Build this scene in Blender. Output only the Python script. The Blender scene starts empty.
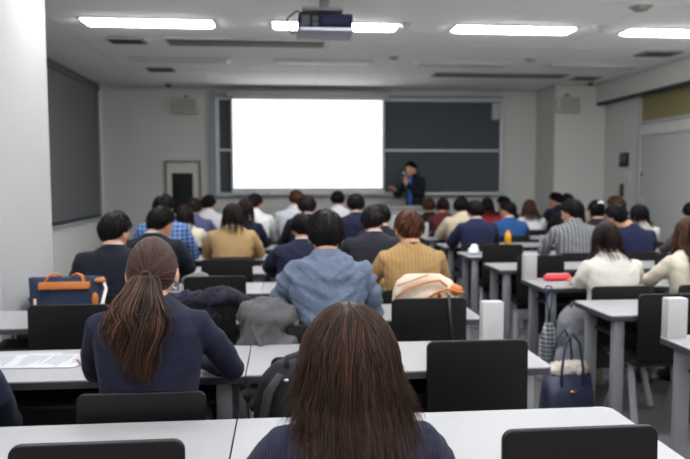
import bpy, bmesh, math, random
import numpy as np
from mathutils import Vector, Matrix, Euler, noise

rng = random.Random(7)
SC = bpy.context.scene
COL = SC.collection
PI = math.pi

# ------------------------------------------------------------------ camera, world, exposure
F_PX, CXP, CYP, CAM_H = 671.0, 345.0, 229.5, 1.47
cam = bpy.data.cameras.new('camera')
cam_ob = bpy.data.objects.new('camera', cam)
COL.objects.link(cam_ob)
cam.sensor_width = 36.0
cam.lens = F_PX / 690.0 * 36.0
cam.clip_start = 0.05
cam.dof.use_dof = True
cam.dof.focus_distance = 1.75
cam.dof.aperture_fstop = 3.4
d_ = Vector(((283 - CXP) / F_PX, -(180 - CYP) / F_PX, -1)).normalized()      # world +Y seen by the camera
r_ = Vector((1, math.tan(math.radians(0.1)), 0))
r_ = (r_ - d_ * r_.dot(d_)).normalized()
u_ = r_.cross(d_)
M3 = Matrix((r_, d_, u_))                                                    # camera to world
cam_ob.matrix_world = Matrix.Translation((0, 0, CAM_H)) @ M3.to_4x4()
SC.camera = cam_ob

w = bpy.data.worlds.new('world')
SC.world = w
w.use_nodes = True
w.node_tree.nodes['Background'].inputs[0].default_value = (0.8, 0.9, 1.0, 1)
w.node_tree.nodes['Background'].inputs[1].default_value = 0.05
LAMP_POWER = 28.0
SCREEN_POWER = 1.35
SC.view_settings.view_transform = 'Standard'
SC.view_settings.look = 'None'
SC.view_settings.exposure = 0.0
SC.view_settings.gamma = 1.0
SC.view_settings.use_curve_mapping = False
SC.cycles.use_denoising = True

# ------------------------------------------------------------------ room and seating grid (metres)
CEIL = 3.05
Y_FRONT, X_LEFT, X_RIGHT, Y_BACK = 11.7, -3.03, 5.38, -2.2
def far_edge(row): return 2.085 + 0.947 * (row - 1)      # far edge of a row's desks
DEPTH, TOP_Z = 0.475, 0.72

# ------------------------------------------------------------------ materials
MATS = {}
def lin(c):
    return tuple(((v / 255) / 12.92 if v / 255 <= 0.04045 else ((v / 255 + 0.055) / 1.055) ** 2.4) for v in c) + (1,)

def mat(name, rgb, rough=0.5, metal=0.0, var=0.06, scale=30.0, bump=0.0, bscale=200.0, spec=0.5, emit=0, sheen=0.0, bdist=0.004,
        pattern=None, alpha=None, coat=0.0, trans=0.0):
    if name in MATS: return MATS[name]
    m = bpy.data.materials.new(name)
    MATS[name] = m
    m.use_nodes = True
    nt = m.node_tree
    N, L = nt.nodes, nt.links
    b = N['Principled BSDF']
    b.inputs['Roughness'].default_value = rough
    b.inputs['Metallic'].default_value = metal
    b.inputs['Specular IOR Level'].default_value = spec
    b.inputs['Coat Weight'].default_value = coat
    b.inputs['Transmission Weight'].default_value = trans
    if sheen: 
        b.inputs['Sheen Weight'].default_value = sheen
        b.inputs['Sheen Roughness'].default_value = 0.5
    tc = N.new('ShaderNodeTexCoord')
    nz = N.new('ShaderNodeTexNoise')
    nz.inputs['Scale'].default_value = scale
    nz.inputs['Detail'].default_value = 4
    L.new(tc.outputs['Object'], nz.inputs['Vector'])
    c = lin(rgb)
    hi = tuple(min(1, v * (1 + var)) for v in c[:3]) + (1,)
    lo = tuple(v * (1 - var) for v in c[:3]) + (1,)
    mx = N.new('ShaderNodeMix'); mx.data_type = 'RGBA'
    mx.inputs['A'].default_value = lo; mx.inputs['B'].default_value = hi
    L.new(nz.outputs['Fac'], mx.inputs['Factor'])
    out = mx.outputs['Result']
    if pattern:
        kind, rgb2, freq, width = pattern
        sep = N.new('ShaderNodeSeparateXYZ')
        L.new(tc.outputs['Object'], sep.inputs[0])
        def band(sock, f, wd):
            a = N.new('ShaderNodeMath'); a.operation = 'MULTIPLY'; a.inputs[1].default_value = f; L.new(sock, a.inputs[0])
            fr = N.new('ShaderNodeMath'); fr.operation = 'FRACT'; L.new(a.outputs[0], fr.inputs[0])
            lt = N.new('ShaderNodeMath'); lt.operation = 'LESS_THAN'; lt.inputs[1].default_value = wd; L.new(fr.outputs[0], lt.inputs[0])
            return lt.outputs[0]
        bx = band(sep.outputs[0], freq, width)
        fac = bx
        if kind == 'plaid':
            bz = band(sep.outputs[2], freq, width)
            ad = N.new('ShaderNodeMath'); ad.operation = 'ADD'; L.new(bx, ad.inputs[0]); L.new(bz, ad.inputs[1])
            hf = N.new('ShaderNodeMath'); hf.operation = 'MULTIPLY'; hf.inputs[1].default_value = 0.5; L.new(ad.outputs[0], hf.inputs[0])
            fac = hf.outputs[0]
        m2 = N.new('ShaderNodeMix'); m2.data_type = 'RGBA'
        L.new(fac, m2.inputs['Factor']); L.new(out, m2.inputs['A'])
        m2.inputs['B'].default_value = lin(rgb2)
        out = m2.outputs['Result']
    L.new(out, b.inputs['Base Color'])
    if bump:
        n2 = N.new('ShaderNodeTexNoise'); n2.inputs['Scale'].default_value = bscale; n2.inputs['Detail'].default_value = 3
        L.new(tc.outputs['Object'], n2.inputs['Vector'])
        bp = N.new('ShaderNodeBump'); bp.inputs['Strength'].default_value = bump; bp.inputs['Distance'].default_value = bdist
        L.new(n2.outputs['Fac'], bp.inputs['Height'])
        L.new(bp.outputs[0], b.inputs['Normal'])
    if emit:
        b.inputs['Emission Color'].default_value = c
        b.inputs['Emission Strength'].default_value = emit
    return m

M_WALL = mat('wall_paint', (196, 197, 192), 0.8, var=0.02, scale=3)
M_PILLAR = mat('pillar_paint', (180, 181, 181), 0.6, var=0.015, scale=3)
M_CEIL = mat('ceiling_board', (248, 246, 247), 0.9, var=0.02, scale=6, bump=0.15, bscale=60)
M_CEILLINE = mat('ceiling_joint', (222, 221, 221), 0.9)
M_FLOOR = mat('carpet', (100, 100, 101), 0.95, var=0.25, scale=90, bump=0.5, bscale=400)
M_WHITE = mat('white_laminate', (155, 156, 157), 0.36, var=0.012, scale=5)
M_EDGE = mat('dark_edging', (52, 54, 58), 0.5)
M_LEG = mat('grey_steel', (138, 140, 144), 0.4, metal=0.3, var=0.03)
M_BLACK = mat('black_panel', (26, 27, 29), 0.55, var=0.1)
M_CHAIR = mat('black_chair_shell', (13, 13, 14), 0.42, spec=.3, var=0.12, scale=8, bump=0.05, bscale=300)
M_SEAT = mat('black_seat_fabric', (28, 28, 30), 0.8, var=0.2, scale=120, bump=0.2, bscale=600)
M_BOARD = mat('chalkboard', (62, 70, 76), 0.7, var=0.05, scale=2)
M_ALU = mat('aluminium', (178, 182, 184), 0.45, metal=0.35, var=0.02)
M_GREYFRAME = mat('grey_green_frame', (136, 144, 146), 0.6, var=0.02)
M_SCREEN = mat('lit_projection_cloth', (255, 255, 255), 0.9, var=0, emit=SCREEN_POWER)
M_SCRBORDER = mat('screen_border_cloth', (196, 200, 202), 0.8, var=0.02)
M_LAMP = mat('lamp_diffuser', (252, 252, 255), 0.5, var=0, emit=LAMP_POWER)
M_LAMPOFF = mat('unlit_lamp_diffuser', (214, 214, 212), 0.5, var=0.02)
M_VENT = mat('vent_grey', (140, 140, 138), 0.6)
M_DARK = mat('dark_gap', (58, 58, 58), 0.8)
M_SHADE = mat('roller_shade_cloth', (112, 114, 115), 0.85, var=0.03, scale=40)
M_DOOR = mat('door_paint', (176, 178, 176), 0.55, var=0.015, scale=4)
M_OLIVE = mat('olive_transom_glass', (128, 122, 84), 0.35, var=0.06, scale=4)
M_CREAMP = mat('cream_plastic', (200, 198, 190), 0.5)
M_SKIN = mat('skin', (196, 146, 118), 0.5, var=0.05, scale=20, bump=0.05)
M_LIP = mat('lip', (176, 104, 92), 0.45)
M_EYE = mat('eye_dark', (30, 24, 22), 0.2)
M_EYEW = mat('eye_white', (226, 222, 216), 0.3)
M_MASK = mat('white_face_mask', (232, 234, 236), 0.8)
M_SHOE = mat('black_shoe', (30, 28, 28), 0.4)

# ------------------------------------------------------------------ mesh builder
class MB:
    def __init__(s):
        s.v, s.f, s.mi = [], [], []
    def add(s, vs, fs, mi=0):
        o = len(s.v)
        s.v += [tuple(p) for p in vs]
        s.f += [tuple(i + o for i in f) for f in fs]
        s.mi += [mi] * len(fs)
        return s
    def bm(s, bm_, mtx=None, mi=0):
        bm_.verts.index_update()
        vs = [(mtx @ v.co if mtx else v.co.copy()) for v in bm_.verts]
        fs = [[v.index for v in f.verts] for f in bm_.faces]
        bm_.free()
        return s.add(vs, fs, mi)
    def box(s, lo, hi, r=0.0, mi=0, seg=2, rot=None):
        b = bmesh.new()
        bmesh.ops.create_cube(b, size=1)
        sz = [hi[i] - lo[i] for i in range(3)]
        ce = [(hi[i] + lo[i]) / 2 for i in range(3)]
        for v in b.verts: v.co = Vector((v.co.x * sz[0], v.co.y * sz[1], v.co.z * sz[2]))
        if r > 0:
            bmesh.ops.bevel(b, geom=list(b.edges), offset=min(r, min(sz) * 0.49), segments=seg, affect='EDGES', profile=0.5)
        m = Matrix.Translation(ce)
        if rot: m = m @ Euler(rot).to_matrix().to_4x4()
        return s.bm(b, m, mi)
    def ring_loft(s, rings, cap=True, mi=0):
        n = len(rings[0]); vs = []; fs = []
        for r in rings: vs += r
        for i in range(len(rings) - 1):
            for j in range(n):
                a, b_ = i * n + j, i * n + (j + 1) % n
                fs.append((a, b_, b_ + n, a + n))
        if cap:
            fs.append(tuple(range(n))[::-1]); fs.append(tuple(range((len(rings) - 1) * n, len(rings) * n)))
        return s.add(vs, fs, mi)
    def ovals(s, rows, n=20, p=2.0, mi=0):
        """rows of (z, xc, yc, half width, half depth): a closed loft of superellipses."""
        R = []
        for (z, xc, yc, a, b_) in rows:
            ring = []
            for j in range(n):
                t = 2 * PI * j / n
                c, q = math.cos(t), math.sin(t)
                ring.append((xc + a * math.copysign(abs(c) ** (2 / p), c), yc + b_ * math.copysign(abs(q) ** (2 / p), q), z))
            R.append(ring)
        return s.ring_loft(R, True, mi)
    def tube(s, pts, rad, n=8, mi=0, cap=True, flat=1.0):
        pts = [Vector(p) for p in pts]
        if not hasattr(rad, '__len__'): rad = [rad] * len(pts)
        R = []
        t0 = (pts[1] - pts[0]).normalized()
        up = Vector((0, 0, 1)) if abs(t0.z) < 0.9 else Vector((0, 1, 0))
        a = t0.cross(up).normalized()
        for i, p in enumerate(pts):
            t = (pts[min(i + 1, len(pts) - 1)] - pts[max(i - 1, 0)]).normalized()
            a = (a - t * a.dot(t)).normalized()
            b_ = t.cross(a)
            R.append([tuple(p + (a * math.cos(2 * PI * j / n) + b_ * math.sin(2 * PI * j / n) * flat) * rad[i]) for j in range(n)])
        return s.ring_loft(R, cap, mi)
    def ball(s, c, r, n=14, mi=0, mtx=None):
        b = bmesh.new()
        bmesh.ops.create_uvsphere(b, u_segments=n, v_segments=max(6, n * 2 // 3), radius=1)
        if not hasattr(r, '__len__'): r = (r, r, r)
        m = Matrix.Translation(c) @ Matrix.Diagonal((r[0], r[1], r[2], 1))
        if mtx: m = mtx @ m
        return s.bm(b, m, mi)
    def cyl(s, c0, c1, r0, r1=None, n=20, mi=0):
        r1 = r0 if r1 is None else r1
        return s.tube([c0, c1], [r0, r1], n, mi)
    def prism(s, outline, z0, z1, mtx=None, mi=0):
        n = len(outline)
        vs = [Vector((x, y, z0)) for x, y in outline] + [Vector((x, y, z1)) for x, y in outline]
        if mtx: vs = [mtx @ v for v in vs]
        fs = [tuple(range(n))[::-1], tuple(range(n, 2 * n))] + [(i, (i + 1) % n, n + (i + 1) % n, n + i) for i in range(n)]
        return s.add(vs, fs, mi)
    def build(s, name, m, parent=None, smooth=False, loc=None, rot=None):
        me = bpy.data.meshes.new(name)
        me.from_pydata(s.v, [], s.f)
        for x in (m if isinstance(m, (list, tuple)) else [m]): me.materials.append(x)
        me.polygons.foreach_set('material_index', s.mi)
        if smooth: me.polygons.foreach_set('use_smooth', [True] * len(me.polygons))
        me.update()
        if smooth == 'auto':
            me.set_sharp_from_angle(angle=math.radians(38))
        o = bpy.data.objects.new(name, me)
        COL.objects.link(o)
        if parent: o.parent = parent
        if loc: o.location = loc
        if rot: o.rotation_euler = rot
        return o

def rrect(w_, h, r, n=5):
    """rounded rectangle outline centred on 0."""
    pts = []
    for cx, cy, a0 in ((w_/2-r, h/2-r, 0), (-w_/2+r, h/2-r, PI/2), (-w_/2+r, -h/2+r, PI), (w_/2-r, -h/2+r, 1.5*PI)):
        for i in range(n + 1):
            a = a0 + PI / 2 * i / n
            pts.append((cx + r * math.cos(a), cy + r * math.sin(a)))
    return pts

def thing(name, label, cat, loc=(0, 0, 0), rz=0, group=None):
    o = bpy.data.objects.new(name, None)
    o.empty_display_size = 0.05
    COL.objects.link(o)
    o.location = loc; o.rotation_euler = (0, 0, rz)
    tag(o, label, cat, group)
    return o
def tag(o, label, cat, group=None):
    o['label'] = label; o['category'] = cat
    if group: o['group'] = group
    return o
def struct(o):
    o['kind'] = 'structure'
    return o
def children(o): return [c for c in bpy.data.objects if c.parent == o]
KIDS = {}
def dup(root, loc, rz, label, group=None):
    if root.name not in KIDS:
        KIDS[root.name] = [(c, children(c)) for c in children(root)]
    r = root.copy(); COL.objects.link(r)
    r.location = loc; r.rotation_euler = (0, 0, rz)
    r['label'] = label
    if group: r['group'] = group
    for ch, gs in KIDS[root.name]:
        c = ch.copy(); COL.objects.link(c); c.parent = r
        for g in gs:
            d = g.copy(); COL.objects.link(d); d.parent = c
    return r
def slab(name, lo, hi, m, r=0):
    return struct(MB().box(lo, hi, r).build(name, m))

def remesh(mb, name, mats, vox, smooth=2, sf=0.5, post=None):
    """union of the closed pieces in mb as ONE continuous surface."""
    me = bpy.data.meshes.new('source'); me.from_pydata(mb.v, [], mb.f); me.update()
    o = bpy.data.objects.new('source', me); COL.objects.link(o)
    md = o.modifiers.new('r', 'REMESH'); md.mode = 'VOXEL'; md.voxel_size = vox; md.adaptivity = 0.0
    if smooth:
        sm = o.modifiers.new('s', 'SMOOTH'); sm.factor = sf; sm.iterations = smooth
    dg = bpy.context.evaluated_depsgraph_get(); dg.update()
    out = bpy.data.meshes.new_from_object(o.evaluated_get(dg))
    bpy.data.objects.remove(o); bpy.data.meshes.remove(me)
    out.name = name
    out.materials.clear()
    for x in mats: out.materials.append(x)
    n = len(out.vertices)
    co = np.empty(n * 3); out.vertices.foreach_get('co', co); co = co.reshape(-1, 3)
    if post: 
        co = post(co, out); out.vertices.foreach_set('co', co.ravel())
    out.polygons.foreach_set('use_smooth', [True] * len(out.polygons))
    out.update()
    return out
def link(me, name, parent):
    o = bpy.data.objects.new(name, me); COL.objects.link(o)
    if parent: o.parent = parent
    return o

ORD = ['', 'front', 'second', 'third', 'fourth', 'fifth', 'sixth', 'seventh', 'eighth', 'ninth', 'tenth']

# ================================================================== THE SETTING
slab('floor', (X_LEFT - .2, Y_BACK, -.1), (X_RIGHT + .2, Y_FRONT + .2, 0), M_FLOOR)
slab('ceiling', (X_LEFT - .2, Y_BACK, CEIL), (X_RIGHT + .2, Y_FRONT + .2, CEIL + .1), M_CEIL)
mb = MB()
for x in (-2.25, .54, 3.33): mb.box((x - .004, Y_BACK + .1, CEIL - .0025), (x + .004, Y_FRONT, CEIL + .01))
for y in (5.9, 7.9, 9.95): mb.box((X_LEFT, y - .004, CEIL - .0025), (X_RIGHT, y + .004, CEIL + .01))
struct(mb.build('trim_1', M_CEILLINE))
slab('wall_front', (X_LEFT - .2, Y_FRONT, 0), (X_RIGHT + .2, Y_FRONT + .2, CEIL), M_WALL)
slab('wall_back', (X_LEFT - .2, Y_BACK - .2, 0), (X_RIGHT + .2, Y_BACK, CEIL), mat('bounce_wall_paint', (244, 244, 241), .8, var=.01, scale=3))  # unseen wall made paler than the others to bounce light onto the ceiling
slab('wall_right', (X_RIGHT, Y_BACK, 0), (X_RIGHT + .2, Y_FRONT, CEIL), M_WALL)
# left wall: dado below a long window band
WZ0, WY0, WY1 = .87, 5.4, 11.55
mb = MB().box((X_LEFT - .2, Y_BACK, 0), (X_LEFT, Y_FRONT, WZ0)).box((X_LEFT - .2, Y_BACK, WZ0), (X_LEFT, WY0, CEIL))
mb.box((X_LEFT - .2, WY1, WZ0), (X_LEFT, Y_FRONT, CEIL))
struct(mb.build('wall_left', mat('bounce_wall_paint', (244, 244, 241), .8)))  # same extra-pale paint, added to reflect more light up to the ceiling
slab('wall_left_pillar', (X_LEFT, 4.19, 0), (-1.7, 5.13, CEIL), M_PILLAR, .012)
slab('wall_front_pillar', (4.5, 10.87, 0), (X_RIGHT, Y_FRONT, CEIL), M_WALL, .008)
slab('ceiling_soffit', (5.2, Y_BACK, 2.74), (X_RIGHT, 10.87, CEIL), M_WALL)
slab('trim_2', (5.21, Y_BACK, 2.70), (5.30, 10.87, 2.74), M_DARK)
# window with its blind
win = struct(MB().box((X_LEFT - .16, WY0, WZ0), (X_LEFT - .10, WY1, CEIL)).build('window_1', M_GREYFRAME))
MB().box((X_LEFT - .1, WY0, WZ0 - .03), (X_LEFT + .06, WY1 + .02, WZ0)).build('sill', mat('window_sill_paint', (176, 184, 192), .5), win)
MB().box((X_LEFT - .09, WY1 - .05, WZ0), (X_LEFT + .01, WY1, CEIL)).build('frame', M_GREYFRAME, win)
mb = MB()
MB().box((X_LEFT - .012, WY0 + .02, WZ0 + .035), (X_LEFT - .006, WY1 - .06, CEIL - .1)).build('roller_shade', M_SHADE, win)
MB().box((X_LEFT - .02, WY0 + .02, WZ0 + .012), (X_LEFT + .004, WY1 - .06, WZ0 + .04), .003).build('hem_bar', M_DARK, win)
MB().box((X_LEFT - .08, WY0, CEIL - .1), (X_LEFT + .03, WY1, CEIL - .001), .004).build('shade_box', mat('shade_box_grey', (96, 98, 98), .6), win)
slab('baseboard_left', (X_LEFT, 5.13, 0), (X_LEFT + .012, Y_FRONT, .09), M_EDGE)
slab('baseboard_front', (X_LEFT, Y_FRONT - .012, 0), (4.5, Y_FRONT, .09), M_EDGE)
slab('baseboard_right', (X_RIGHT - .012, Y_BACK, 0), (X_RIGHT, 7.9, .09), M_EDGE)
# door in the right wall with a transom over it
door = struct(MB().box((X_RIGHT - .012, 8.30, .01), (X_RIGHT + .02, 9.72, 2.11), .003).build('door_1', M_DOOR))
mb = MB().box((X_RIGHT - .03, 9.72, 0), (X_RIGHT + .02, 9.78, 2.72)).box((X_RIGHT - .03, 7.82, 2.11), (X_RIGHT + .02, 9.72, 2.14)).box((X_RIGHT - .03, 7.82, 2.29), (X_RIGHT + .02, 9.72, 2.33))
mb.box((X_RIGHT - .03, 7.82, 0), (X_RIGHT + .02, 7.88, 2.72)).build('frame', mat('door_frame_paint', (172, 174, 172), .5), door)
MB().box((X_RIGHT - .012, 7.88, .01), (X_RIGHT + .02, 8.29, 2.11), .003).build('narrow_leaf', M_DOOR, door)
MB().box((X_RIGHT - .01, 7.88, 2.33), (X_RIGHT + .01, 9.72, 2.72)).build('transom_pane', M_OLIVE, door)
MB().box((X_RIGHT - .03, 9.6, 1.0), (X_RIGHT - .012, 9.66, 1.22), .004).tube([(X_RIGHT - .03, 9.63, 1.1), (X_RIGHT - .075, 9.63, 1.1), (X_RIGHT - .075, 9.5, 1.1)], .011).build('handle', M_ALU, door, 'auto')
MB().box((X_RIGHT - .02, 9.64, 1.52), (X_RIGHT - .011, 9.69, 1.57), .003).build('lock', M_DARK, door)

# ================================================================== ON THE FRONT WALL
YW = Y_FRONT
bb = thing('blackboard', 'long dark chalkboard in two sliding tiers across the front wall', 'blackboard', (1.34, YW, 1.18))
def at(parent, mb_, name, m, smooth=False):
    l = parent.location
    mb_.v = [(x - l.x, y - l.y, z - l.z) for x, y, z in mb_.v]
    return mb_.build(name, m, parent, smooth)
mb = MB()
mb.box((-1.24, YW - .1, 1.2), (-1.13, YW - .001, 2.98)).box((-1.13, YW - .1, 2.9), (3.87, YW - .001, 2.93))
at(bb, mb, 'surround', M_GREYFRAME)
at(bb, MB().box((-1.12, YW - .05, 2.0), (3.86, YW - .03, 2.83)), 'upper_board', M_BOARD)
at(bb, MB().box((-1.12, YW - .08, 1.27), (3.86, YW - .06, 1.98)), 'lower_board', M_BOARD)
mb = MB()
for z in (1.965, 2.83): mb.box((-1.13, YW - .09, z - .005), (3.87, YW - .05, z + .035), .004)
for x in (-1.13, 3.81): mb.box((x, YW - .095, 1.25), (x + .06, YW - .05, 2.87), .004)
at(bb, mb, 'frame_rails', M_ALU)
at(bb, MB().box((-1.13, YW - .17, 1.2), (3.87, YW - .03, 1.225), .004).box((-1.13, YW - .175, 1.2), (3.87, YW - .16, 1.25), .003), 'chalk_tray', M_ALU)
at(bb, MB().box((3.66, YW - .13, 2.52), (3.82, YW - .05, 2.80), .01), 'marker_box', mat('pale_grey_box', (170, 172, 172), .5), 'auto')

ps = thing('projection_screen', 'bright white lit projection screen pulled down over the chalkboard', 'projection screen', (.44, YW - .2, 1.24))
at(ps, MB().box((-.83, YW - .2, 1.335), (1.70, YW - .197, 2.82)), 'picture_area', M_SCREEN)
at(ps, MB().box((-.865, YW - .196, 1.24), (1.745, YW - .193, 2.86)), 'border', M_SCRBORDER)
at(ps, MB().box((-.87, YW - .21, 1.215), (1.75, YW - .18, 1.245), .008), 'bottom_bar', M_ALU, 'auto')
at(ps, MB().box((-.92, YW - .26, 2.85), (1.80, YW - .13, 2.97), .015), 'roller_housing', mat('screen_housing', (150, 156, 158), .5), 'auto')

nb = thing('notice_cabinet', 'grey framed wall cabinet with a black panel left of the chalkboard', 'notice cabinet', (-1.7, YW, .9))
mb = MB().box((-2.0, YW - .06, .8), (-1.965, YW - .001, 1.80)).box((-1.43, YW - .06, .8), (-1.395, YW - .001, 1.80)).box((-1.965, YW - .06, 1.765), (-1.43, YW - .001, 1.80)).box((-1.965, YW - .06, .8), (-1.43, YW - .001, .83))
at(nb, mb, 'frame', mat('cabinet_frame_grey', (104, 104, 100), .5))
at(nb, MB().box((-1.965, YW - .035, .83), (-1.43, YW - .001, 1.765)), 'backing_board', mat('cabinet_board', (200, 198, 190), .6))
at(nb, MB().box((-1.88, YW - .05, .9), (-1.53, YW - .03, 1.59), .004), 'black_panel', mat('cabinet_black', (22, 24, 24), .25, spec=.3))

def wall_speaker(x, y, z, label):
    t = thing('wall_speaker', label, 'speaker', (x, y, z), 0, 'box speakers at the front')
    c = MB().box((-.19, -.16, -.13), (.19, 0, .13), .012).build('cabinet', M_CREAMP, t, 'auto')
    MB().box((-.17, -.166, -.11), (.17, -.158, .11), .004).build('grille', mat('speaker_grille', (150, 150, 144), .8, bump=.4, bscale=500), c)
    MB().box((-.03, -.08, .13), (.03, 0, .17)).build('bracket', M_DARK, t)
wall_speaker(-1.62, YW, 2.72, 'beige box speaker high on the front wall above the notice cabinet')
wall_speaker(4.69, 10.87, 2.7, 'beige box speaker high on the front pillar right of the chalkboard')
def dome_camera(x, y, label):
    t = thing('dome_camera', label, 'security camera', (x, y, CEIL), 0, 'small ceiling cameras')
    MB().cyl((0, 0, -.03), (0, 0, 0), .055).build('base', M_CREAMP, t, 'auto')
    MB().ball((0, 0, -.03), (.045, .045, .05)).build('dome', M_BLACK, t, True)
dome_camera(-1.85, 11.3, 'small dark dome camera under the ceiling above the left wall speaker')
dome_camera(4.95, 10.55, 'small dark dome camera under the ceiling before the front pillar')

pc = thing('wall_control_panel', 'dark square control panel on the wall left of the door', 'control panel', (X_RIGHT, 10.2, 1.78))
MB().box((-.03, -.13, -.11), (0, .13, .11), .006).build('case', M_BLACK, pc, 'auto')
MB().box((-.033, -.09, -.02), (-.028, .09, .08)).build('display', mat('dull_display', (60, 74, 82), .2), pc)
sw = thing('light_switch', 'small pale switch plate below the dark control panel', 'light switch', (X_RIGHT, 10.1, 1.5))
MB().box((-.012, -.09, -.08), (0, .09, .08), .004).build('plate', M_CREAMP, sw, 'auto')
MB().box((-.018, -.02, -.04), (-.01, .02, .04), .003).build('rocker', M_ALU, sw)
it = thing('wall_intercom', 'narrow dark wall handset below the pale switch plate', 'intercom', (X_RIGHT, 10.25, 1.3))
MB().box((-.03, -.045, -.1), (0, .045, .1), .01).build('case', M_DARK, it, 'auto')
MB().box((-.045, -.025, -.08), (-.03, .0, .08), .008).build('handset', M_BLACK, it, 'auto')

# ================================================================== ON THE CEILING
def ceiling_light(x, y, lit, label, group):
    t = thing('ceiling_light', label, 'ceiling light', (x, y, CEIL), 0, group)
    MB().box((-.66, -.15, -.012), (.66, .15, -.0005), .004).build('housing', M_ALU if lit else M_LAMPOFF, t)
    d = MB()
    top = [(-.635, -.125, -.012), (.635, -.125, -.012), (.635, .125, -.012), (-.635, .125, -.012)]
    bot = [(-.605, -.09, -.036), (.605, -.09, -.036), (.605, .09, -.036), (-.605, .09, -.036)]
    d.ring_loft([bot, top]).build('diffuser', M_LAMP if lit else M_LAMPOFF, t)
LX = (-1.32, .55, 2.42, 4.28)
plc = ('leftmost of the lit ceiling lamps, nearest the white pillar', 'lit ceiling lamp half hidden behind the hanging projector',
       'lit ceiling lamp between the projector and the last lamp on the right', 'rightmost lit ceiling lamp beside the olive transom wall')
for i, x in enumerate(LX): ceiling_light(x, 6.98, True, plc[i], 'lit ceiling lamps')
for y in (4.88, 2.78, .68, -1.4):
    for x in LX: ceiling_light(x, y, True, 'lit ceiling lamp overhead behind the view', 'ceiling lamps above the back rows')
for i, x in enumerate(LX):
    ceiling_light(x, 9.08, False, ('unlit ceiling lamp near the left window', 'unlit ceiling lamp in front of the projection screen', 'unlit ceiling lamp right of the projection screen',
                  'unlit ceiling lamp near the front pillar on the right')[i], 'unlit ceiling lamps')

def slot_vent(x0, x1, y0, y1, label):
    t = thing('air_conditioner', label, 'ceiling vent', ((x0 + x1) / 2, (y0 + y1) / 2, CEIL), 0, 'long slot vents')
    a, b = (x1 - x0) / 2, (y1 - y0) / 2
    MB().box((-a, -b, -.02), (a, b, -.0005), .006).build('panel', mat('vent_panel', (168, 166, 160), .6), t)
    MB().box((-a * .97, -b * .72, -.024), (a * .97, -b * .15, -.018)).build('slot', mat('vent_slot_deep', (92, 91, 88), .8), t)
    MB().box((-a * .97, b * .15, -.024), (a * .97, b * .7, -.018)).build('slot', mat('vent_slot', (112, 112, 108), .7), t)
slot_vent(-1.3, .5, 7.7, 8.1, 'long slotted air vent in the ceiling left of the projector')
slot_vent(2.25, 4.3, 9.85, 10.2, 'long slotted air vent in the ceiling before the chalkboard')
def square_vent(x, y, s, label, m=None):
    t = thing('ceiling_vent', label, 'ceiling vent', (x, y, CEIL), 0, 'square ceiling vents')
    MB().box((-s, -s * .7, -.022), (s, s * .7, -.0005), .006).build('frame', M_VENT, t)
    mb = MB()
    for k in range(5): mb.box((-s * .85, -s * .55 + k * s * .25, -.026), (s * .85, -s * .55 + k * s * .25 + s * .1, -.02))
    mb.build('louvre', M_DARK, t)
square_vent(-1.74, 7.9, .2, 'dark grilled ceiling vent nearest the leftmost lit lamp')
square_vent(-1.72, 9.9, .19, 'dark grilled ceiling vent above the left window, near the front wall')
square_vent(4.7, 10.2, .2, 'dark grilled ceiling vent near the front pillar')
square_vent(4.7, 8.15, .24, 'dark grilled ceiling vent next to the soffit on the right')
def detector(x, y, r, label, m):
    t = thing('smoke_detector', label, 'smoke detector', (x, y, CEIL), 0, 'round ceiling fittings')
    MB().cyl((0, 0, -.018), (0, 0, -.0005), r).build('base', M_CREAMP, t, 'auto')
    MB().cyl((0, 0, -.05), (0, 0, -.018), r * .55, r * .85).build('cap', m, t, 'auto')
detector(3.28, 6.8, .075, 'round ceiling detector between the two lit lamps on the right', M_CREAMP)
detector(3.25, 5.95, .11, 'round grey ceiling fitting at the upper edge right of the lamps', M_VENT)
detector(3.22, 8.6, .09, 'round grey ceiling fitting ahead of the lit lamps on the right', M_VENT)
detector(1.42, 8.6, .08, 'round grey ceiling fitting between projector and long right vent', M_VENT)
detector(1.25, 6.85, .06, 'small round ceiling detector just right of the projector lamp', M_CREAMP)

pj = thing('projector', 'black and white projector hanging from the ceiling', 'projector', (.36, 5.62, 2.70))
pb = MB().box((-.225, 0, .02), (.225, .38, .135), .012).build('body', mat('projector_dark_shell', (16, 17, 20), .8, spec=.08), pj, 'auto')
MB().box((-.235, -.005, -.005), (.235, .385, .022), .008).build('lower_cover', mat('projector_white_shell', (160, 165, 174), .6, spec=.2), pj, 'auto')
MB().box((-.2, -.003, .035), (-.13, .002, .12)).box((-.11, -.003, .03), (-.06, .002, .065)).box((-.11, -.003, .075), (-.06, .002, .115)).build('connector_panel', mat('grey_ports', (52, 54, 58), .7, spec=.1), pb)
MB().box((-.03, -.003, .05), (.2, .002, .12)).build('glossy_panel', mat('glossy_blue_panel', (10, 16, 44), .6, spec=.1), pb)
MB().box((-.19, .05, .17), (.15, .33, .2), .005).box((-.04, .15, .135), (.04, .23, .34)).box((-.1, .1, .325), (.1, .28, .349)).build('ceiling_mount', mat('mount_grey', (60, 60, 62), .5), pj)
MB().tube([(-.15, .08, .15), (-.24, .05, .16), (-.31, .04, .1), (-.32, .03, .02), (-.27, .02, -.03), (-.22, 0, .0), (-.21, -.01, .05)], .008, 8).build('cable', M_BLACK, pj, True)
MB().cyl((.09, .38, .075), (.09, .42, .075), .05).build('lens', M_BLACK, pb, 'auto')

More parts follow.
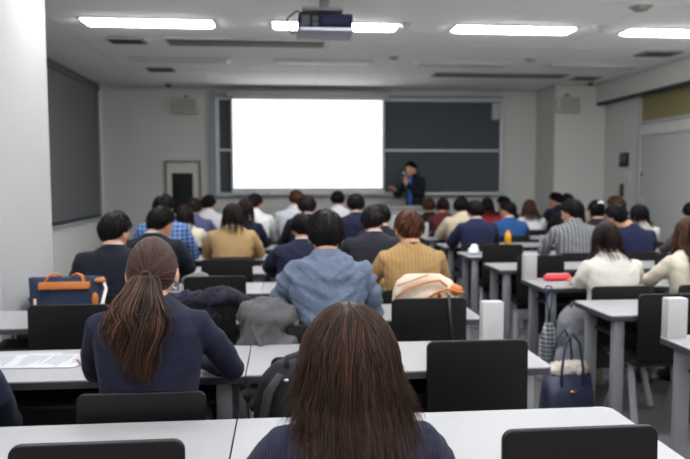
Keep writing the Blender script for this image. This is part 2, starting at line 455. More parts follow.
# lectern at the front
lt = thing('lectern', 'white lectern desk standing in front of the speaker in navy', 'lectern', (2.02, 10.72, 0))
MB().box((-.46, -.25, 0), (.46, .25, 1.0), .01).build('body', M_WHITE, lt, 'auto')
MB().box((-.5, -.29, 1.0), (.5, .29, 1.05), .015).build('top', M_WHITE, lt, 'auto')
MB().box((-.44, -.256, .1), (.44, -.249, .92), .003).build('front_panel', mat('lectern_panel', (214, 216, 216), .5), lt)
ct = thing('teaching_console', 'low grey console table below the projection screen', 'console table', (.55, 11.2, 0))
MB().box((-.85, -.25, .86), (.85, .25, .9), .006).build('top', mat('console_grey', (150, 152, 152), .5), ct)
for s in (-.8, .8): MB().box((s - .03, -.22, 0), (s + .03, .22, .86), .004).build('leg', M_ALU, ct)
MB().box((-.78, .2, .25), (.78, .22, .86)).build('modesty_panel', M_VENT, ct)

# ================================================================== DESKS
def make_desk(W, rl, rr):
    t = thing('lecture_desk', 'x', 'desk', (0, 0, 0))
    def outline(W):
        pts = []
        for cx, cy, a0, r in ((W/2, DEPTH/2, 0, rr), (-W/2, DEPTH/2, PI/2, rl), (-W/2, -DEPTH/2, PI, rl), (W/2, -DEPTH/2, 1.5*PI, rr)):
            for i in range(6):
                a = a0 + PI / 2 * i / 5
                pts.append((cx - math.copysign(r, cx) + r * math.cos(a), cy - math.copysign(r, cy) + r * math.sin(a)))
        return pts
    tt = MB().prism(outline(W - .001), TOP_Z - .006, TOP_Z).build('tabletop', M_WHITE, t)
    MB().prism(outline(W), TOP_Z - .032, TOP_Z - .006).build('edge_band', M_EDGE, tt)
    h = W / 2 - .085
    for sx in (-1, 1):
        for y in (-.16, .17):
            MB().box((sx * h - .032, y - .022, .03), (sx * h + .032, y + .022, TOP_Z - .032), .006).build('leg', M_LEG, t, 'auto')
        MB().box((sx * h - .022, -.21, 0), (sx * h + .022, .22, .03), .006).build('foot_rail', M_LEG, t, 'auto')
    MB().box((-h + .035, .19, .3), (h - .035, .205, TOP_Z - .032), .002).build('modesty_panel', M_BLACK, t)
    MB().box((-h, -.12, TOP_Z - .15), (h, .12, TOP_Z - .135), .002).build('book_shelf', M_BLACK, t)
    return t
DESK_X = {'left': (-1.645, -.152), 'middle': (-.148, 1.072), 'right': (1.79, 3.01), 'far': (3.014, 4.234)}
proto = {}
names = {'left': 'white-topped desk beside the pillar side of the room', 'middle': 'white-topped desk left of the aisle',
         'right': 'white-topped desk right of the aisle', 'far': 'white-topped desk on the door side of the room'}
def put_desk(block, row, label):
    x0, x1 = DESK_X[block]
    W = round(x1 - x0, 3)
    loc = ((x0 + x1) / 2, far_edge(row) - DEPTH / 2, 0)
    g = 'white lecture desks in rows'
    rl, rr = {'left': (.003, .003), 'middle': (.003, .032), 'right': (.032, .003), 'far': (.003, .032)}[block]
    if block not in proto:
        t = make_desk(W, rl, rr); t.location = loc; t['label'] = label; t['group'] = g; proto[block] = t
    else: dup(proto[block], loc, 0, label, g)
special = {('left', 1): 'nearest white desk on the left, empty black chair tucked in before it', ('middle', 1): 'nearest white desk, under the elbows of the woman in pinstripe jacket',
    ('left', 2): 'white desk with the printed sheets and pen, before the ponytailed woman', ('middle', 2): 'white desk carrying a white upright box, before the man in denim shirt\'s row',
    ('left', 3): 'white desk that carries the navy bag with tan straps', ('middle', 3): 'white desk that carries the cream handbag with tan straps',
    ('right', 2): 'nearest white desk right of the aisle, cut by the picture edge', ('right', 3): 'white desk right of the aisle just in front of the woman in white sweater\'s chair',
    ('right', 4): 'white desk right of the aisle carrying the red pouch'}
for row in range(1, 11):
    for block in ('left', 'middle', 'right', 'far'):
        if row == 10 and block in ('left', 'middle'): continue
        if row == 1 and block in ('right', 'far'): continue
        if row < 4 and block == 'far': continue
        lab = special.get((block, row)) or f'{names[block]}, {ORD[row]} row counted from the camera'
        put_desk(block, row, lab)

# ================================================================== CHAIRS
def make_chair(W, H, rake):
    t = thing('lecture_chair', 'x', 'chair', (0, 0, 0))
    hb = H - .47
    m = Matrix.Translation((0, 0, .47 + hb / 2)) @ Euler((rake, 0, 0)).to_matrix().to_4x4() @ Matrix.Rotation(PI / 2, 4, 'X')
    o = MB().prism(rrect(W, hb, .028, 6), -.009, .009, m).build('backrest', M_CHAIR, t)
    md = o.modifiers.new('bevel', 'BEVEL'); md.width = .004; md.segments = 2; md.limit_method = 'ANGLE'; md.angle_limit = math.radians(50)
    mb = MB(); R = []
    for i in range(7):                                    # bend that carries the back into the seat
        a = PI / 2 * i / 6
        y, z = .07 - .075 * math.cos(a) * 1.0, .505 - .075 * math.sin(a)
        R.append([(-W / 2 * .94, y, z), (W / 2 * .94, y, z), (W / 2 * .94, y + .014 * math.cos(a), z + .014 * math.sin(a)), (-W / 2 * .94, y + .014 * math.cos(a), z + .014 * math.sin(a))])
    mb.ring_loft(R).build('shell_bend', M_CHAIR, t, 'auto')
    MB().box((-W / 2, .06, .425), (W / 2, .42, .45), .012).build('seat', M_SEAT, t, 'auto')
    for s in (-1, 1):
        x = s * (W / 2 - .03)
        mb = MB()
        mb.tube([(x, .12, .425), (x + s * .03, -.01, .012)], [.02, .024], 8, flat=.6)
        mb.tube([(x, .2, .425), (x + s * .03, .38, .012)], [.02, .024], 8, flat=.6)
        mb.tube([(x, .1, .42), (x, .38, .42)], .012, 8)
        mb.build('leg_frame', M_LEG, t, 'auto')
    MB().tube([(-W / 2 + .03, .25, .412), (W / 2 - .03, .25, .412)], .012, 8).build('cross_bar', M_LEG, t, True)
    return t
cproto = {}
def put_chair(x, row, occupied, label, group, W=None, H=None, dy=0, rz=0):
    W = W or .405; H = H or (.795 if occupied else .842)
    y = far_edge(row) - (.885 if occupied else .50) + dy
    k = (W, H)
    if k not in cproto:
        t = make_chair(W, H, -.06 if occupied else -.02); cproto[k] = t
        t.location = (x, y, 0); t.rotation_euler = (0, 0, rz); t['label'] = label; t['group'] = group
    else: dup(cproto[k], (x, y, 0), rz, label, group)
EG = 'empty black chairs'
for x, row, label, kw in (
    (-.441, 1, 'empty black chair at the nearest desk, lower left corner', dict(H=.855)),
    (.741, 1, 'empty black chair at the nearest desk, right of the pinstripe jacket', dict(H=.848)),
    (.755, 2, 'empty black chair in front of the nearest empty chair, beside a white box', {}),
    (-1.087, 3, 'empty black chair below the navy bag with tan straps', {}),
    (-.45, 3, 'black chair with a navy jacket hung over it', {}),
    (.77, 3, 'empty black chair below the cream handbag', {}),
    (-.45, 4, 'empty black chair ahead of the one with the navy jacket', {}),
    (-.45, 5, 'empty black chair behind the tan sweater with long dark hair', {}),
    (2.14, 3, 'empty black chair right of the aisle, in front of the white sweater woman\'s right arm', {}),
    (2.13, 5, 'empty black chair behind the red pouch and the tall white box', {}),
    (2.74, 5, 'empty black chair between white sweater and cream sweater, behind them', {}),
    (2.12, 6, 'empty black chair below the orange bottle', {}),
    (3.33, 5, 'empty black chair at the right edge ahead of the cream sweater', {})):
    put_chair(x, row, False, label, EG, **kw)
put_chair(.15, 2, False, 'black chair that holds the black backpack', EG, H=.795)

# ================================================================== PEOPLE
HAIRC = {'black': (16, 14, 14), 'soft': (24, 21, 20), 'dark': (32, 24, 21), 'brown': (62, 41, 30), 'red': (70, 43, 29), 'bob': (50, 33, 24), 'pony': (60, 41, 32)}
def hair_mat(k, tone=0):
    c = tuple(min(255, v * (1, .66, 1.5)[tone]) for v in HAIRC[k])
    return mat('hair_' + k + ('', '_deep', '_light')[tone], c, .48, var=.2, scale=160, spec=.2 if k in ('bob', 'pony') else .12)

def skull(d, hs, off=0.0):
    kx = ky = 1.0
    if d.z < 0:
        t = -d.z
        kx = 1 - .28 * t
        ky = (1 - .5 * t) if d.y < 0 else (1 - .10 * t)
    return Vector((d.x * (.076 * hs * kx + off), d.y * ((.092 if d.y > 0 else .098) * hs * ky + off), d.z * (.115 * hs + off)))
def sph(th, ph): return Vector((math.sin(th) * math.cos(ph), math.sin(th) * math.sin(ph), math.cos(th)))
def hairline(d, short=False):
    h = math.hypot(d.x, d.y) or 1
    f = (1 - d.y / h) / 2
    return math.radians(60 + 61 * f ** 1.02) if short else math.radians(62 + 74 * f ** .8)

def hair_mesh(sp, Hm, hs, zs):
    """cap that follows the scalp plus tapered locks, in the person's frame."""
    style, near = sp['hair'], sp.get('near', 0)
    R = random.Random(sp['seed'])
    V, F = [], []
    # --- cap
    nth, nph = (20, 48) if near else (14, 30)
    lng = style in ('long', 'bob')
    rings = []
    seed = R.random() * 50
    for i in range(nth + 1):
        ring = []
        for j in range(nph):
            ph = 2 * PI * j / nph
            d0 = sph(PI / 2, ph)
            thm = hairline(d0, style == 'short') * (1.0 if not lng else 1.02)
            th = max(.02, thm * i / nth)
            d = sph(th, ph)
            o = .013 if style not in ('pony', 'bun') else .006
            if style == 'short': o += .007 * noise.noise(d * 3.2 + Vector((seed, 0, 0))) + .004 * (1 if d.z > .2 else 0)
            o *= min(1, (nth - i) / 3 + .15)
            if style == 'bob' and near and abs(d.x) < .014 and d.z > .88 and d.y > -.4: o = -.003     # the parting shows scalp
            ring.append(tuple(Hm @ skull(d, hs, o)))
        rings.append(ring)
    inner = [tuple(Hm @ skull(sph(max(.02, hairline(sph(PI / 2, 2 * PI * j / nph), style == 'short')), 2 * PI * j / nph), hs, -.006)) for j in range(nph)]
    rings.append(inner)
    mb = MB(); mb.ring_loft(rings)
    # --- locks
    n, rad, steps = {'short': (420, .0042, 6), 'long': (420, .0042, 16), 'bob': (420, .0042, 14), 'pony': (300, .0042, 8), 'bun': (300, .0042, 8)}[style]
    if near: n, rad = {2: (5200, .0011), 1: (1700, .0021)}[near]
    crown = Vector((.12 * R.choice((-1, 1)), -.42, .9)).normalized()
    tie = Vector((0, -.96, -.12 if style == 'pony' else .34)).normalized()
    zend0 = sp.get('hair_end', zs - .02)
    inv = Hm
    for k in range(n):
        ph = R.random() * 2 * PI
        d0 = sph(PI / 2, ph)
        thm = hairline(d0, style == 'short')
        u = math.sqrt(R.random())
        d = sph(max(.03, thm * u * .97), ph)
        pts = []
        o0 = (.010 + .008 * R.random() + (.012 * R.random() if near == 2 else 0)) if style not in ('pony', 'bun') else (.005 + .004 * R.random())
        if style in ('pony', 'bun'):
            if d.angle(tie) < .05: continue
            for i in range(steps):
                t = i / (steps - 1)
                q = d.slerp(tie, t)
                pts.append(Hm @ skull(q, hs, o0 * (1 if t > .1 else .3)))
        else:
            side = (1 if d.x > 0 else -1) if abs(d.x) > .02 else R.choice((-1, 1))
            if lng and R.random() < .25: d = (Vector((side * .03, R.uniform(-.22, .75), 0)) + Vector((0, 0, .9))).normalized()
            elif lng and R.random() < .35: d = Vector((R.uniform(-.16, .16), R.uniform(-.45, -.2), .92)).normalized()
            q = d.copy(); wob = R.uniform(-.25, .25) * (2.2 if style == 'short' else 1)
            stp = .13 if style == 'short' else (.2 if not near else .16)
            zend = zend0 + R.uniform(-.05, .07) * (1 if style != 'short' else 0)
            if lng: zend += .06 * noise.noise(Vector((d.x * 7, d.y * 7, sp['seed'])))
            falling = False
            lift = R.random()
            for i in range(60 if lng else steps):
                if not falling:
                    p = Hm @ skull(q, hs, o0 * (.4 if i == 0 else 1) * (1 - .55 * max(0, q.z) ** 2 if lng else 1) + ((.003 + .010 * lift * (i / steps)) if style == 'short' and q.z > .1 else 0))
                    pts.append(p)
                    if style == 'short':
                        fl = q - crown
                    else:
                        if q.y < -.22:
                            fl = (q - Vector((0, -.22, .975))) + Vector((0, 0, -.35))
                        else:
                            fl = Vector((side * max(0, .75 - abs(q.x)) * 1.3, -.25 if q.y < .55 else -.1, -.55))
                        if q.y > .35: fl.x += side * .6
                    fl = fl - q * fl.dot(q)
                    if fl.length < 1e-4: fl = Vector((side, 0, 0))
                    fl.normalize()
                    fl = (fl + q.cross(fl) * wob).normalized()
                    q2 = (q + fl * stp).normalized()
                    th2 = math.acos(max(-1, min(1, q2.z)))
                    if style == 'short':
                        if th2 > hairline(q2, True) + .05: 
                            break
                    elif q2.z < -.05 or (q2.y > .25 and q2.z < .25):
                        falling = True
                        out = Vector((q2.x, q2.y, 0)); out = (Hm.to_3x3() @ out).normalized()
                        if out.y > 0: out.y *= .15
                        amp = R.random(); spread = sp.get('spread', .035)
                        tot = max(.085, p.z - zend); cur = R.uniform(-.6, .8); ph0 = R.random() * 6
                    q = q2
                else:
                    st = .022 if near else .035
                    zz = p.z - st
                    t = min(1, 1 - (zz - zend) / tot)
                    k2 = spread * (.25 + .75 * amp) * st / tot * (1 + 2.0 * t * t * cur)
                    p = Vector((p.x + out.x * k2 * 1.25 + .0012 * math.sin(ph0 + i), p.y + out.y * k2 + .001 * math.cos(ph0 * 2 + i), zz))
                    # stay outside shoulders and back
                    if zz < zs + .07:
                        lim = -.175 - .03 * (1 - amp) - .03 * min(1, (zs + .07 - zz) / .08)
                        if abs(p.x) < .2 and p.y > lim and out.y < -.25: p.y += (lim - p.y) * .45
                    pts.append(p)
                    if zz < zend: break
        if len(pts) < 3: continue
        mb_lock(mb, pts, rad * R.uniform(.7, 1.25), Hm.translation)
    # --- what the hair is gathered into
    if style == 'pony':
        base = Hm @ skull(tie, hs, .012)
        L = sp.get('tail', .30)
        clumps = []
        for k in range(34):
            a, rr = R.random() * 2 * PI, math.sqrt(R.random())
            clumps.append((rr * math.cos(a), rr * math.sin(a), R.uniform(.66, 1.05), R.random() * 6.3, R.uniform(.006, .022), R.uniform(5, 10), rng.choice((0, 1, 1, 0, 2))))
        for k in range(2900 if near else 160):
            ex, ey, le, ph0, wv, fq, tn = clumps[k % len(clumps)]
            if R.random() < .06: ex, wv = ex * 1.35, wv * 1.5
            g = R.gauss(0, 1), R.gauss(0, 1)
            le *= L * R.uniform(.85, 1.04)
            pts = []
            ns = 18
            for i in range(ns):
                t = i / (ns - 1)
                wid = .017 + .072 * math.sin(min(1, t * 1.6) * PI / 2) * (1 - .5 * max(0, t - .45) / .55)
                dep = .014 + .026 * math.sin(min(1, t * 1.3) * PI * .8)
                y = base.y - .022 * math.sin(min(1, t * 5) * PI / 2) - .01
                bk = -.125 - .085 * min(1, t * 2.2)
                y = min(y, bk) if t > .12 else y
                sway = sp.get('sway', -.02) * t
                sp_ = .006 + .007 * math.sin(t * PI) 
                pts.append(Vector((base.x + sway + ex * wid + g[0] * sp_ + wv * math.sin(ph0 + t * fq) * min(1, t * 2), y + ey * dep + g[1] * sp_ * .6 + .4 * wv * math.cos(ph0 + t * fq) * t, base.z + .018 * math.sin(min(1, t * 6) * PI) - le * t)))
            mb_lock(mb, pts, rad * R.uniform(.8, 1.3), pts[0] + Vector((0, .1, 0)))
    if style == 'bun':
        b = Hm @ skull(tie, hs, .025)
        mb.ball(b, (.042, .032, .04), 14)
        for k in range(60):
            a = R.random() * PI
            ax = Vector((R.uniform(-1, 1), R.uniform(-1, 1), R.uniform(-1, 1))).normalized()
            e1 = ax.orthogonal().normalized(); e2 = ax.cross(e1)
            mb_lock(mb, [b + (e1 * math.cos(a + s * .5) + e2 * math.sin(a + s * .5)) * .041 for s in range(7)], .004, b)
    return mb

def mb_lock(mb, pts, rad, centre):
    """three-sided tapered lock of hair."""
    n = len(pts); o = len(mb.v)
    for i, p in enumerate(pts):
        t = (pts[min(i + 1, n - 1)] - pts[max(i - 1, 0)])
        nr = p - centre
        s = t.cross(nr)
        s = s.normalized() if s.length > 1e-7 else Vector((1, 0, 0))
        nn = s.cross(t); nn = nn.normalized() if nn.length > 1e-7 else Vector((0, -1, 0))
        f = i / (n - 1)
        r = rad * (min(1, .5 + f * 3) if f < .6 else max(.18, 1 - (f - .6) / .4 * .85))
        mb.v += [tuple(p - s * r), tuple(p + s * r), tuple(p + nn * r * .9)]
    for i in range(n - 1):
        a = o + i * 3
        mb.f += [(a, a + 1, a + 4, a + 3), (a + 1, a + 2, a + 5, a + 4), (a + 2, a, a + 3, a + 5)]
    mb.mi += [rng.choice((0, 0, 1, 1, 2))] * (3 * (n - 1))

def add_hand(mb, wr, fwd, side, down=Vector((0, 0, -1)), curl=.35, size=1.0):
    """palm, four unequal bent fingers and a thumb; side = +1 right hand, -1 left hand."""
    fwd = fwd.normalized(); lat = fwd.cross(-down).normalized() * 1.0
    inn = -lat * side if (lat.x * side) > 0 else lat * side
    inn = inn if inn.length else Vector((-side, 0, 0))
    up = -down
    m = Matrix((inn, fwd, up)).transposed().to_4x4(); m.translation = wr
    mb.ball((0, .045, 0), (.038 * size, .052 * size, .016 * size), 12, mtx=m)
    mb.ball((0, .008, 0), (.027 * size, .03 * size, .018 * size), 10, mtx=m)
    for k, (x, ln, sp_) in enumerate(((.031, .066, .16), (.011, .074, .04), (-.010, .070, -.06), (-.030, .055, -.2))):
        x *= size; ln *= size
        p0 = Vector((x * .6, .06 * size, 0)); p1 = Vector((x, .088 * size, .002)); d = Vector((sp_, 1, 0)).normalized()
        p2 = p1 + d * ln * .5 + Vector((0, 0, -.3 * curl * ln)); p3 = p2 + d * ln * .42 * (1 - curl * .5) + Vector((0, 0, -.75 * curl * ln))
        mb.tube([m @ p for p in (p0, p1, p2, p3)], [.0095 * size, .0092 * size, .0086 * size, .0075 * size], 8)
    t0, t1, t2, t3 = Vector((.02, .015, 0)), Vector((.044, .04, -.004)), Vector((.056, .066, -.01)), Vector((.056, .088, -.014))
    mb.tube([m @ (p * size) for p in (t0, t1, t2, t3)], [.012 * size, .011 * size, .0098 * size, .008 * size], 8)

CLOTH = {}
def person(sp):
    """one person: continuous body, with hair, clothes and shoes as parts."""
    near = sp.get('near', 0)
    T = sp['top']; fem = sp.get('fem', 0); wd = sp.get('w', .9 if fem else 1.0)
    hs = sp.get('hs', .95 if fem else 1.0)
    R = random.Random(sp['seed'])
    stand = sp.get('stand', 0)
    root = thing('person', sp['label'], 'person', sp['loc'], sp.get('rz', 0), sp.get('group', 'people seated in the lecture room'))
    zs, nb = T - .283, T - .215
    z0 = .86 if stand else .455
    head = Vector((sp.get('hx', 0), sp.get('hy', .02), T - .014 - .115 * hs))
    Hm = Matrix.Translation(head) @ Euler((sp.get('pitch', -.12), sp.get('roll', 0), sp.get('turn', 0)), 'XYZ').to_matrix().to_4x4()
    # the joints
    J = sp.get('arms') or {}
    sh = {}; el = {}; wr = {}
    for s in (-1, 1):
        sh[s] = Vector((s * .168 * wd, -.055, zs - .02))
        el[s] = Vector(J.get(('el', s), (s * .245 * wd, .08, .785)))
        wr[s] = Vector(J.get(('wr', s), (s * .13, .30, .762)))
    mid = (z0 + zs) / 2
    def torso(mb, o, top, bottom=None, n=22):
        zb = bottom if bottom is not None else z0 - .03
        rows = [(zb, .165, .105), (z0 + .06, .172, .11), (z0 + .17, .150, .104), (mid + .05, .156, .105), (zs - .1, .172, .105), (zs - .03, .175, .094)]
        L = [(z, 0, -.072 + .01 * i / 5 - .004 * (i in (2, 3)), (a * wd + o), b_ + o) for i, (z, a, b_) in enumerate(rows)]
        L += [(zs + .022, 0, -.055, .140 * wd + o, .078 + o), (nb - .018, 0, -.045, .098 * wd + o * .9, .068 + o * .8)] + top
        mb.ovals(L, n, 2.25)
    # ---- body
    vox = .0055 if near else .0075
    mb = MB()
    torso(mb, -.012, [(nb + .005, 0, -.035, .060, .060), (nb + .03, 0, -.025, .052, .055)])
    neck = Hm @ Vector((0, -.02, -.06 * hs))
    mb.tube([(0, -.042, nb - .04), ((neck.x) * .4, -.03, nb + .02), tuple(neck), tuple(Hm @ Vector((0, -.01, -.0)))], [.06 * (.92 if fem else 1), .053 * (.9 if fem else 1.04), .052 * (.9 if fem else 1.04), .05], 14)
    hb = []
    nth, nph = 22, 28
    for i in range(1, nth):
        hb.append([tuple(Hm @ skull(sph(PI * i / nth, 2 * PI * j / nph), hs)) for j in range(nph)])
    mb.ring_loft(hb[::-1])
    mb.tube([Hm @ Vector((0, .085, .012)) * 1, Hm @ (Vector((0, .103, -.018)) * hs), Hm @ (Vector((0, .112, -.028)) * hs), Hm @ (Vector((0, .088, -.036)) * hs)], [.006, .010, .013, .010], 8)
    for s in (-1, 1):
        mb.ball((s * .079 * hs, -.008, -.008), (.010, .020, .032), 10, mtx=Hm)
        mb.ball((s * .031 * hs, .076 * hs, .012), (.015, .013, .011), 8, mtx=Hm)
        mb.ball((s * .03 * hs, .08 * hs, .03), (.024, .011, .007), 8, mtx=Hm)
    mb.ball((0, .084 * hs, -.062 * hs), (.024, .012, .006), 8, mtx=Hm)
    mb.ball((0, .083 * hs, -.071 * hs), (.021, .012, .006), 8, mtx=Hm)
    mb.ball((0, .072 * hs, -.098 * hs), (.025, .018, .017), 10, mtx=Hm)
    for s in (-1, 1):
        mb.tube([sh[s] * .6 + Vector((0, -.02, sh[s].z * .4)), sh[s], (sh[s] + el[s]) / 2, el[s], el[s] * .6 + wr[s] * .4, wr[s]], [.05, .05, .043, .037, .037, .025], 12)
        fw = Vector(J.get(('fw', s), tuple((wr[s] - el[s]).normalized() * .5 + Vector((0, .6, -.05)))))
        add_hand(mb, wr[s] + fw.normalized() * .012, fw, s, Vector(J.get(('dn', s), (0, 0, -1))), J.get(('curl', s), .3), .92 if fem else 1.0)
        if stand:
            hp, kn, an = Vector((s * .085, -.06, .9)), Vector((s * .095, -.04, .48)), Vector((s * .1, -.06, .09))
        else:
            hp, kn, an = Vector((s * .085, -.04, .54)), Vector((s * .105, .33, .53)), Vector((s * .11, .34 + sp.get('feet', .0), .09))
        mb.tube([hp, (hp + kn) / 2, kn, kn * .55 + an * .45, an], [.07, .066, .05, .048, .034], 12)
        mb.tube([an + Vector((0, -.03, -.03)), an + Vector((0, .05, -.045)), an + Vector((0, .15, -.055))], [.034, .034, .026], 10)
    Hi = Hm.inverted()
    me = remesh(mb, 'body', [M_SKIN, M_LIP, M_EYE, M_EYEW, hair_mat(sp['hc'])], vox, 2, .4)
    # colour lips, eyes and brows
    n = len(me.polygons); pc_ = np.empty(n * 3); me.polygons.foreach_get('center', pc_); pc_ = pc_.reshape(-1, 3)
    A = np.array(Hi); q = pc_ @ A[:3, :3].T + A[:3, 3]
    idx = np.zeros(n, dtype=np.int32)
    f = q[:, 1] > .05
    ax = np.abs(q[:, 0])
    idx[f & (((ax - .031 * hs) / .014) ** 2 + ((q[:, 2] - .012) / .008) ** 2 < 1)] = 3
    idx[f & (((ax - .031 * hs) / .007) ** 2 + ((q[:, 2] - .012) / .008) ** 2 < 1)] = 2
    idx[f & (ax > .012) & (ax < .05) & (np.abs(q[:, 2] - .034 + .1 * (ax - .03) ** 2) < .005)] = 4
    idx[f & ((q[:, 0] / .024) ** 2 + ((q[:, 2] + .066 * hs) / .010) ** 2 < 1)] = 1
    me.polygons.foreach_set('material_index', idx)
    link(me, 'body', root)
    # ---- top garment
    gm = sp['cloth']; kind = sp.get('kind', 'knit')
    mb = MB()
    o = {'knit': .010, 'jacket': .017, 'shirt': .012}[kind] + sp.get('bulk', 0)
    torso(mb, o, [(nb + .004, 0, -.04, .070, .066), (nb + .012, 0, -.038, .064, .06)], z0 - (.02 if stand else .02))
    for s in (-1, 1):
        cuff = wr[s] + (el[s] - wr[s]) * .06
        a_ = {'knit': (.064, .058, .052, .048, .046, .036), 'jacket': (.070, .066, .060, .056, .053, .046), 'shirt': (.066, .060, .054, .050, .047, .04)}[kind]
        k = (.93 if fem else 1.0) 
        mb.tube([sh[s] * .55 + Vector((0, -.025, sh[s].z * .45)), sh[s], (sh[s] + el[s]) / 2 + Vector((s * .008, -.006, 0)), el[s], el[s] * .55 + wr[s] * .45, cuff], [x * k for x in a_], 14)
    amp = sp.get('fold', .0045); sd = Vector((R.random() * 30, R.random() * 30, R.random() * 30))
    def folds(co, mesh):
        nv = len(co); nr = np.empty(nv * 3); mesh.vertices.foreach_get('normal', nr); nr = nr.reshape(-1, 3)
        dsp = np.empty(nv)
        for i in range(nv):
            x, y, z = co[i]
            p = Vector((x * 5 + z * 2.5, y * 5, z * 13 - abs(x) * 9)) + sd
            a = noise.noise(p); b_ = noise.noise(p * 2.3)
            dsp[i] = amp * ((1 - abs(a) * 2.2) * .9 + b_ * .7)
        return co + nr * dsp[:, None]
    gob = link(remesh(mb, 'top', [gm], .006 if near else .0095, 5 if near else 4, .5, folds), {'knit': 'sweater', 'jacket': 'jacket', 'shirt': 'shirt'}[kind], root)
    # ---- collars
    def collar(name, m, z_lo, z_hi, a0, a1, yo, th=.006, drop=.012):
        rows = []; n = 28
        for (z, a, inn) in ((z_lo, a0, 0), ((z_lo + z_hi) / 2, (a0 + a1) / 2 + .002, 0), (z_hi, a1, 0), (z_hi, a1 - th, 1), (z_lo, a0 - th, 1)):
            rows.append([(a * math.cos(2 * PI * j / n) * 1.0, yo + .012 * (z - z_lo) / .05 + a * .96 * math.sin(2 * PI * j / n), z - drop * (1 + math.sin(2 * PI * j / n)) * (1.0)) for j in range(n)])
        rows.append(rows[0])
        c = MB().ring_loft(rows, cap=False).build(name, m, gob, True)
        return c
    if kind == 'jacket':
        collar('jacket_collar', gm, nb - .018, nb + .026, .084, .069, -.04)
        collar('shirt_collar', sp.get('inner', MATS['white_cotton']), nb - .005, nb + .033, .068, .062, -.04)
    elif kind == 'shirt':
        collar('shirt_collar', gm, nb - .016, nb + .034, .080, .066, -.04, .009)
    else:
        collar('neckband', sp.get('inner', gm), nb - .010, nb + .016, .074, .066, -.04)
    # ---- trousers and shoes
    tm = sp.get('legs', MATS['charcoal_trousers'])
    mb = MB()
    if stand:
        mb.ovals([(.78, 0, -.06, .16 * wd, .105), (.86, 0, -.07, .172 * wd, .112), (.98, 0, -.072, .16 * wd, .108), (1.03, 0, -.07, .15 * wd, .1)], 18, 2.2)
    else:
        mb.ovals([(.452, 0, -.05, .165 * wd, .12), (.50, 0, -.06, .182 * wd, .125), (.56, 0, -.07, .175 * wd, .115), (.61, 0, -.075, .155 * wd, .104)], 18, 2.2)
    for s in (-1, 1):
        if stand: hp, kn, an = Vector((s * .085, -.06, .88)), Vector((s * .095, -.04, .48)), Vector((s * .1, -.06, .1))
        else: hp, kn, an = Vector((s * .085, -.04, .537)), Vector((s * .105, .33, .53)), Vector((s * .11, .34 + sp.get('feet', .0), .12))
        mb.tube([hp, (hp + kn) / 2, kn, kn * .55 + an * .45, an], [.084, .078, .064, .06, .056], 14)
    link(remesh(mb, 'trousers', [tm], .012, 4, .5), 'trousers', root)
    for s in (-1, 1):
        an = Vector((s * .1, -.06, 0)) if stand else Vector((s * .11, .34 + sp.get('feet', .0), 0))
        mb = MB().ovals([(.001, an.x, an.y + .055, .044, .135), (.02, an.x, an.y + .055, .046, .137), (.045, an.x, an.y + .045, .042, .12), (.075, an.x, an.y + .0, .042, .07), (.105, an.x, an.y - .015, .042, .05)], 18, 2.4)
        mb.build('shoe', sp.get('shoe', M_SHOE), root, True)
    # ---- hair
    hm = hair_mesh(sp, Hm, hs, zs)
    hob = hm.build('hair', [hair_mat(sp['hc'], t) for t in (0, 1, 2)], root, True)
    if sp.get('mask'):
        rows = []
        for off in (.012, .016):
            pass
        mb = MB(); nj = 14; R_ = []
        for th in range(6):
            a = math.radians(86 + th * 13)
            R_.append([Hm @ skull(sph(a, math.radians(22 + 136 * j / (nj - 1))), hs, .02 if 3 < j < 10 else .007) for j in range(nj)])
        vs = [tuple(p) for r in R_ for p in r]
        fs = [(i * nj + j, i * nj + j + 1, (i + 1) * nj + j + 1, (i + 1) * nj + j) for i in range(5) for j in range(nj - 1)]
        o = mb.add(vs, fs).build('face_mask', M_MASK, root, True)
        md = o.modifiers.new('t', 'SOLIDIFY'); md.thickness = .003
    if sp.get('clip'):
        b = Hm @ skull(Vector((.05, -.86, .6)).normalized(), hs, .03)
        MB().ball(b, (.035, .016, .022), 14).build('hair_clip', M_MASK, hob, True)
    if sp.get('tieband'):
        b = Hm @ skull(Vector((0, -.96, -.12)).normalized(), hs, .022)
        mb = MB().tube([b + Vector((.015 * math.cos(a), 0, .015 * math.sin(a))) for a in [2 * PI * i / 16 for i in range(17)]], .006, 8)
        mb.build('hair_tie', mat('brown_elastic', (60, 40, 34), .8), hob, True)
    return root, Hm

def cl(name, rgb, rough=.85, **k):
    rgb = tuple(v * .90 for v in rgb)
    k.setdefault('sheen', .03); k.setdefault('var', .10); k.setdefault('scale', 60); k.setdefault('bump', .25); k.setdefault('bscale', 500)
    k.setdefault('spec', .2)
    return mat(name, rgb, rough, **k)
cl('white_cotton', (228, 228, 228)); cl('charcoal_trousers', (38, 38, 42)); cl('navy_trousers', (34, 38, 52))
NAVY_KNIT = cl('navy_knit', (29, 32, 52))
PIN = cl('navy_pinstripe', (31, 34, 50), pattern=('stripe', (46, 50, 70), 170, .25))
DENIM = cl('blue_denim', (100, 113, 134), var=.2, scale=26, bump=.7, bscale=22, bdist=.02)
DARKSUIT = cl('dark_navy_suit', (26, 29, 39))
TANK = cl('tan_cable_knit', (180, 146, 96), pattern=('stripe', (150, 118, 74), 42, .35))
TAN = cl('tan_sweater', (184, 152, 106))
OFFW = cl('off_white_knit', (222, 218, 208)); CREAM = cl('cream_knit', (220, 212, 192)); WHITE = MATS['white_cotton']
LGREY = cl('light_grey_shirt', (196, 200, 206)); NAVY = cl('navy_cloth', (29, 33, 57)); CHAR = cl('charcoal_suit', (40, 40, 49))
PLAID = cl('blue_plaid', (48, 92, 156), pattern=('plaid', (150, 172, 206), 26, .28))
VIO = cl('violet_blue_shirt', (84, 88, 124)); BEIGE = cl('beige_jacket', (206, 194, 168)); NAVYB = cl('royal_navy_suit', (31, 37, 68))
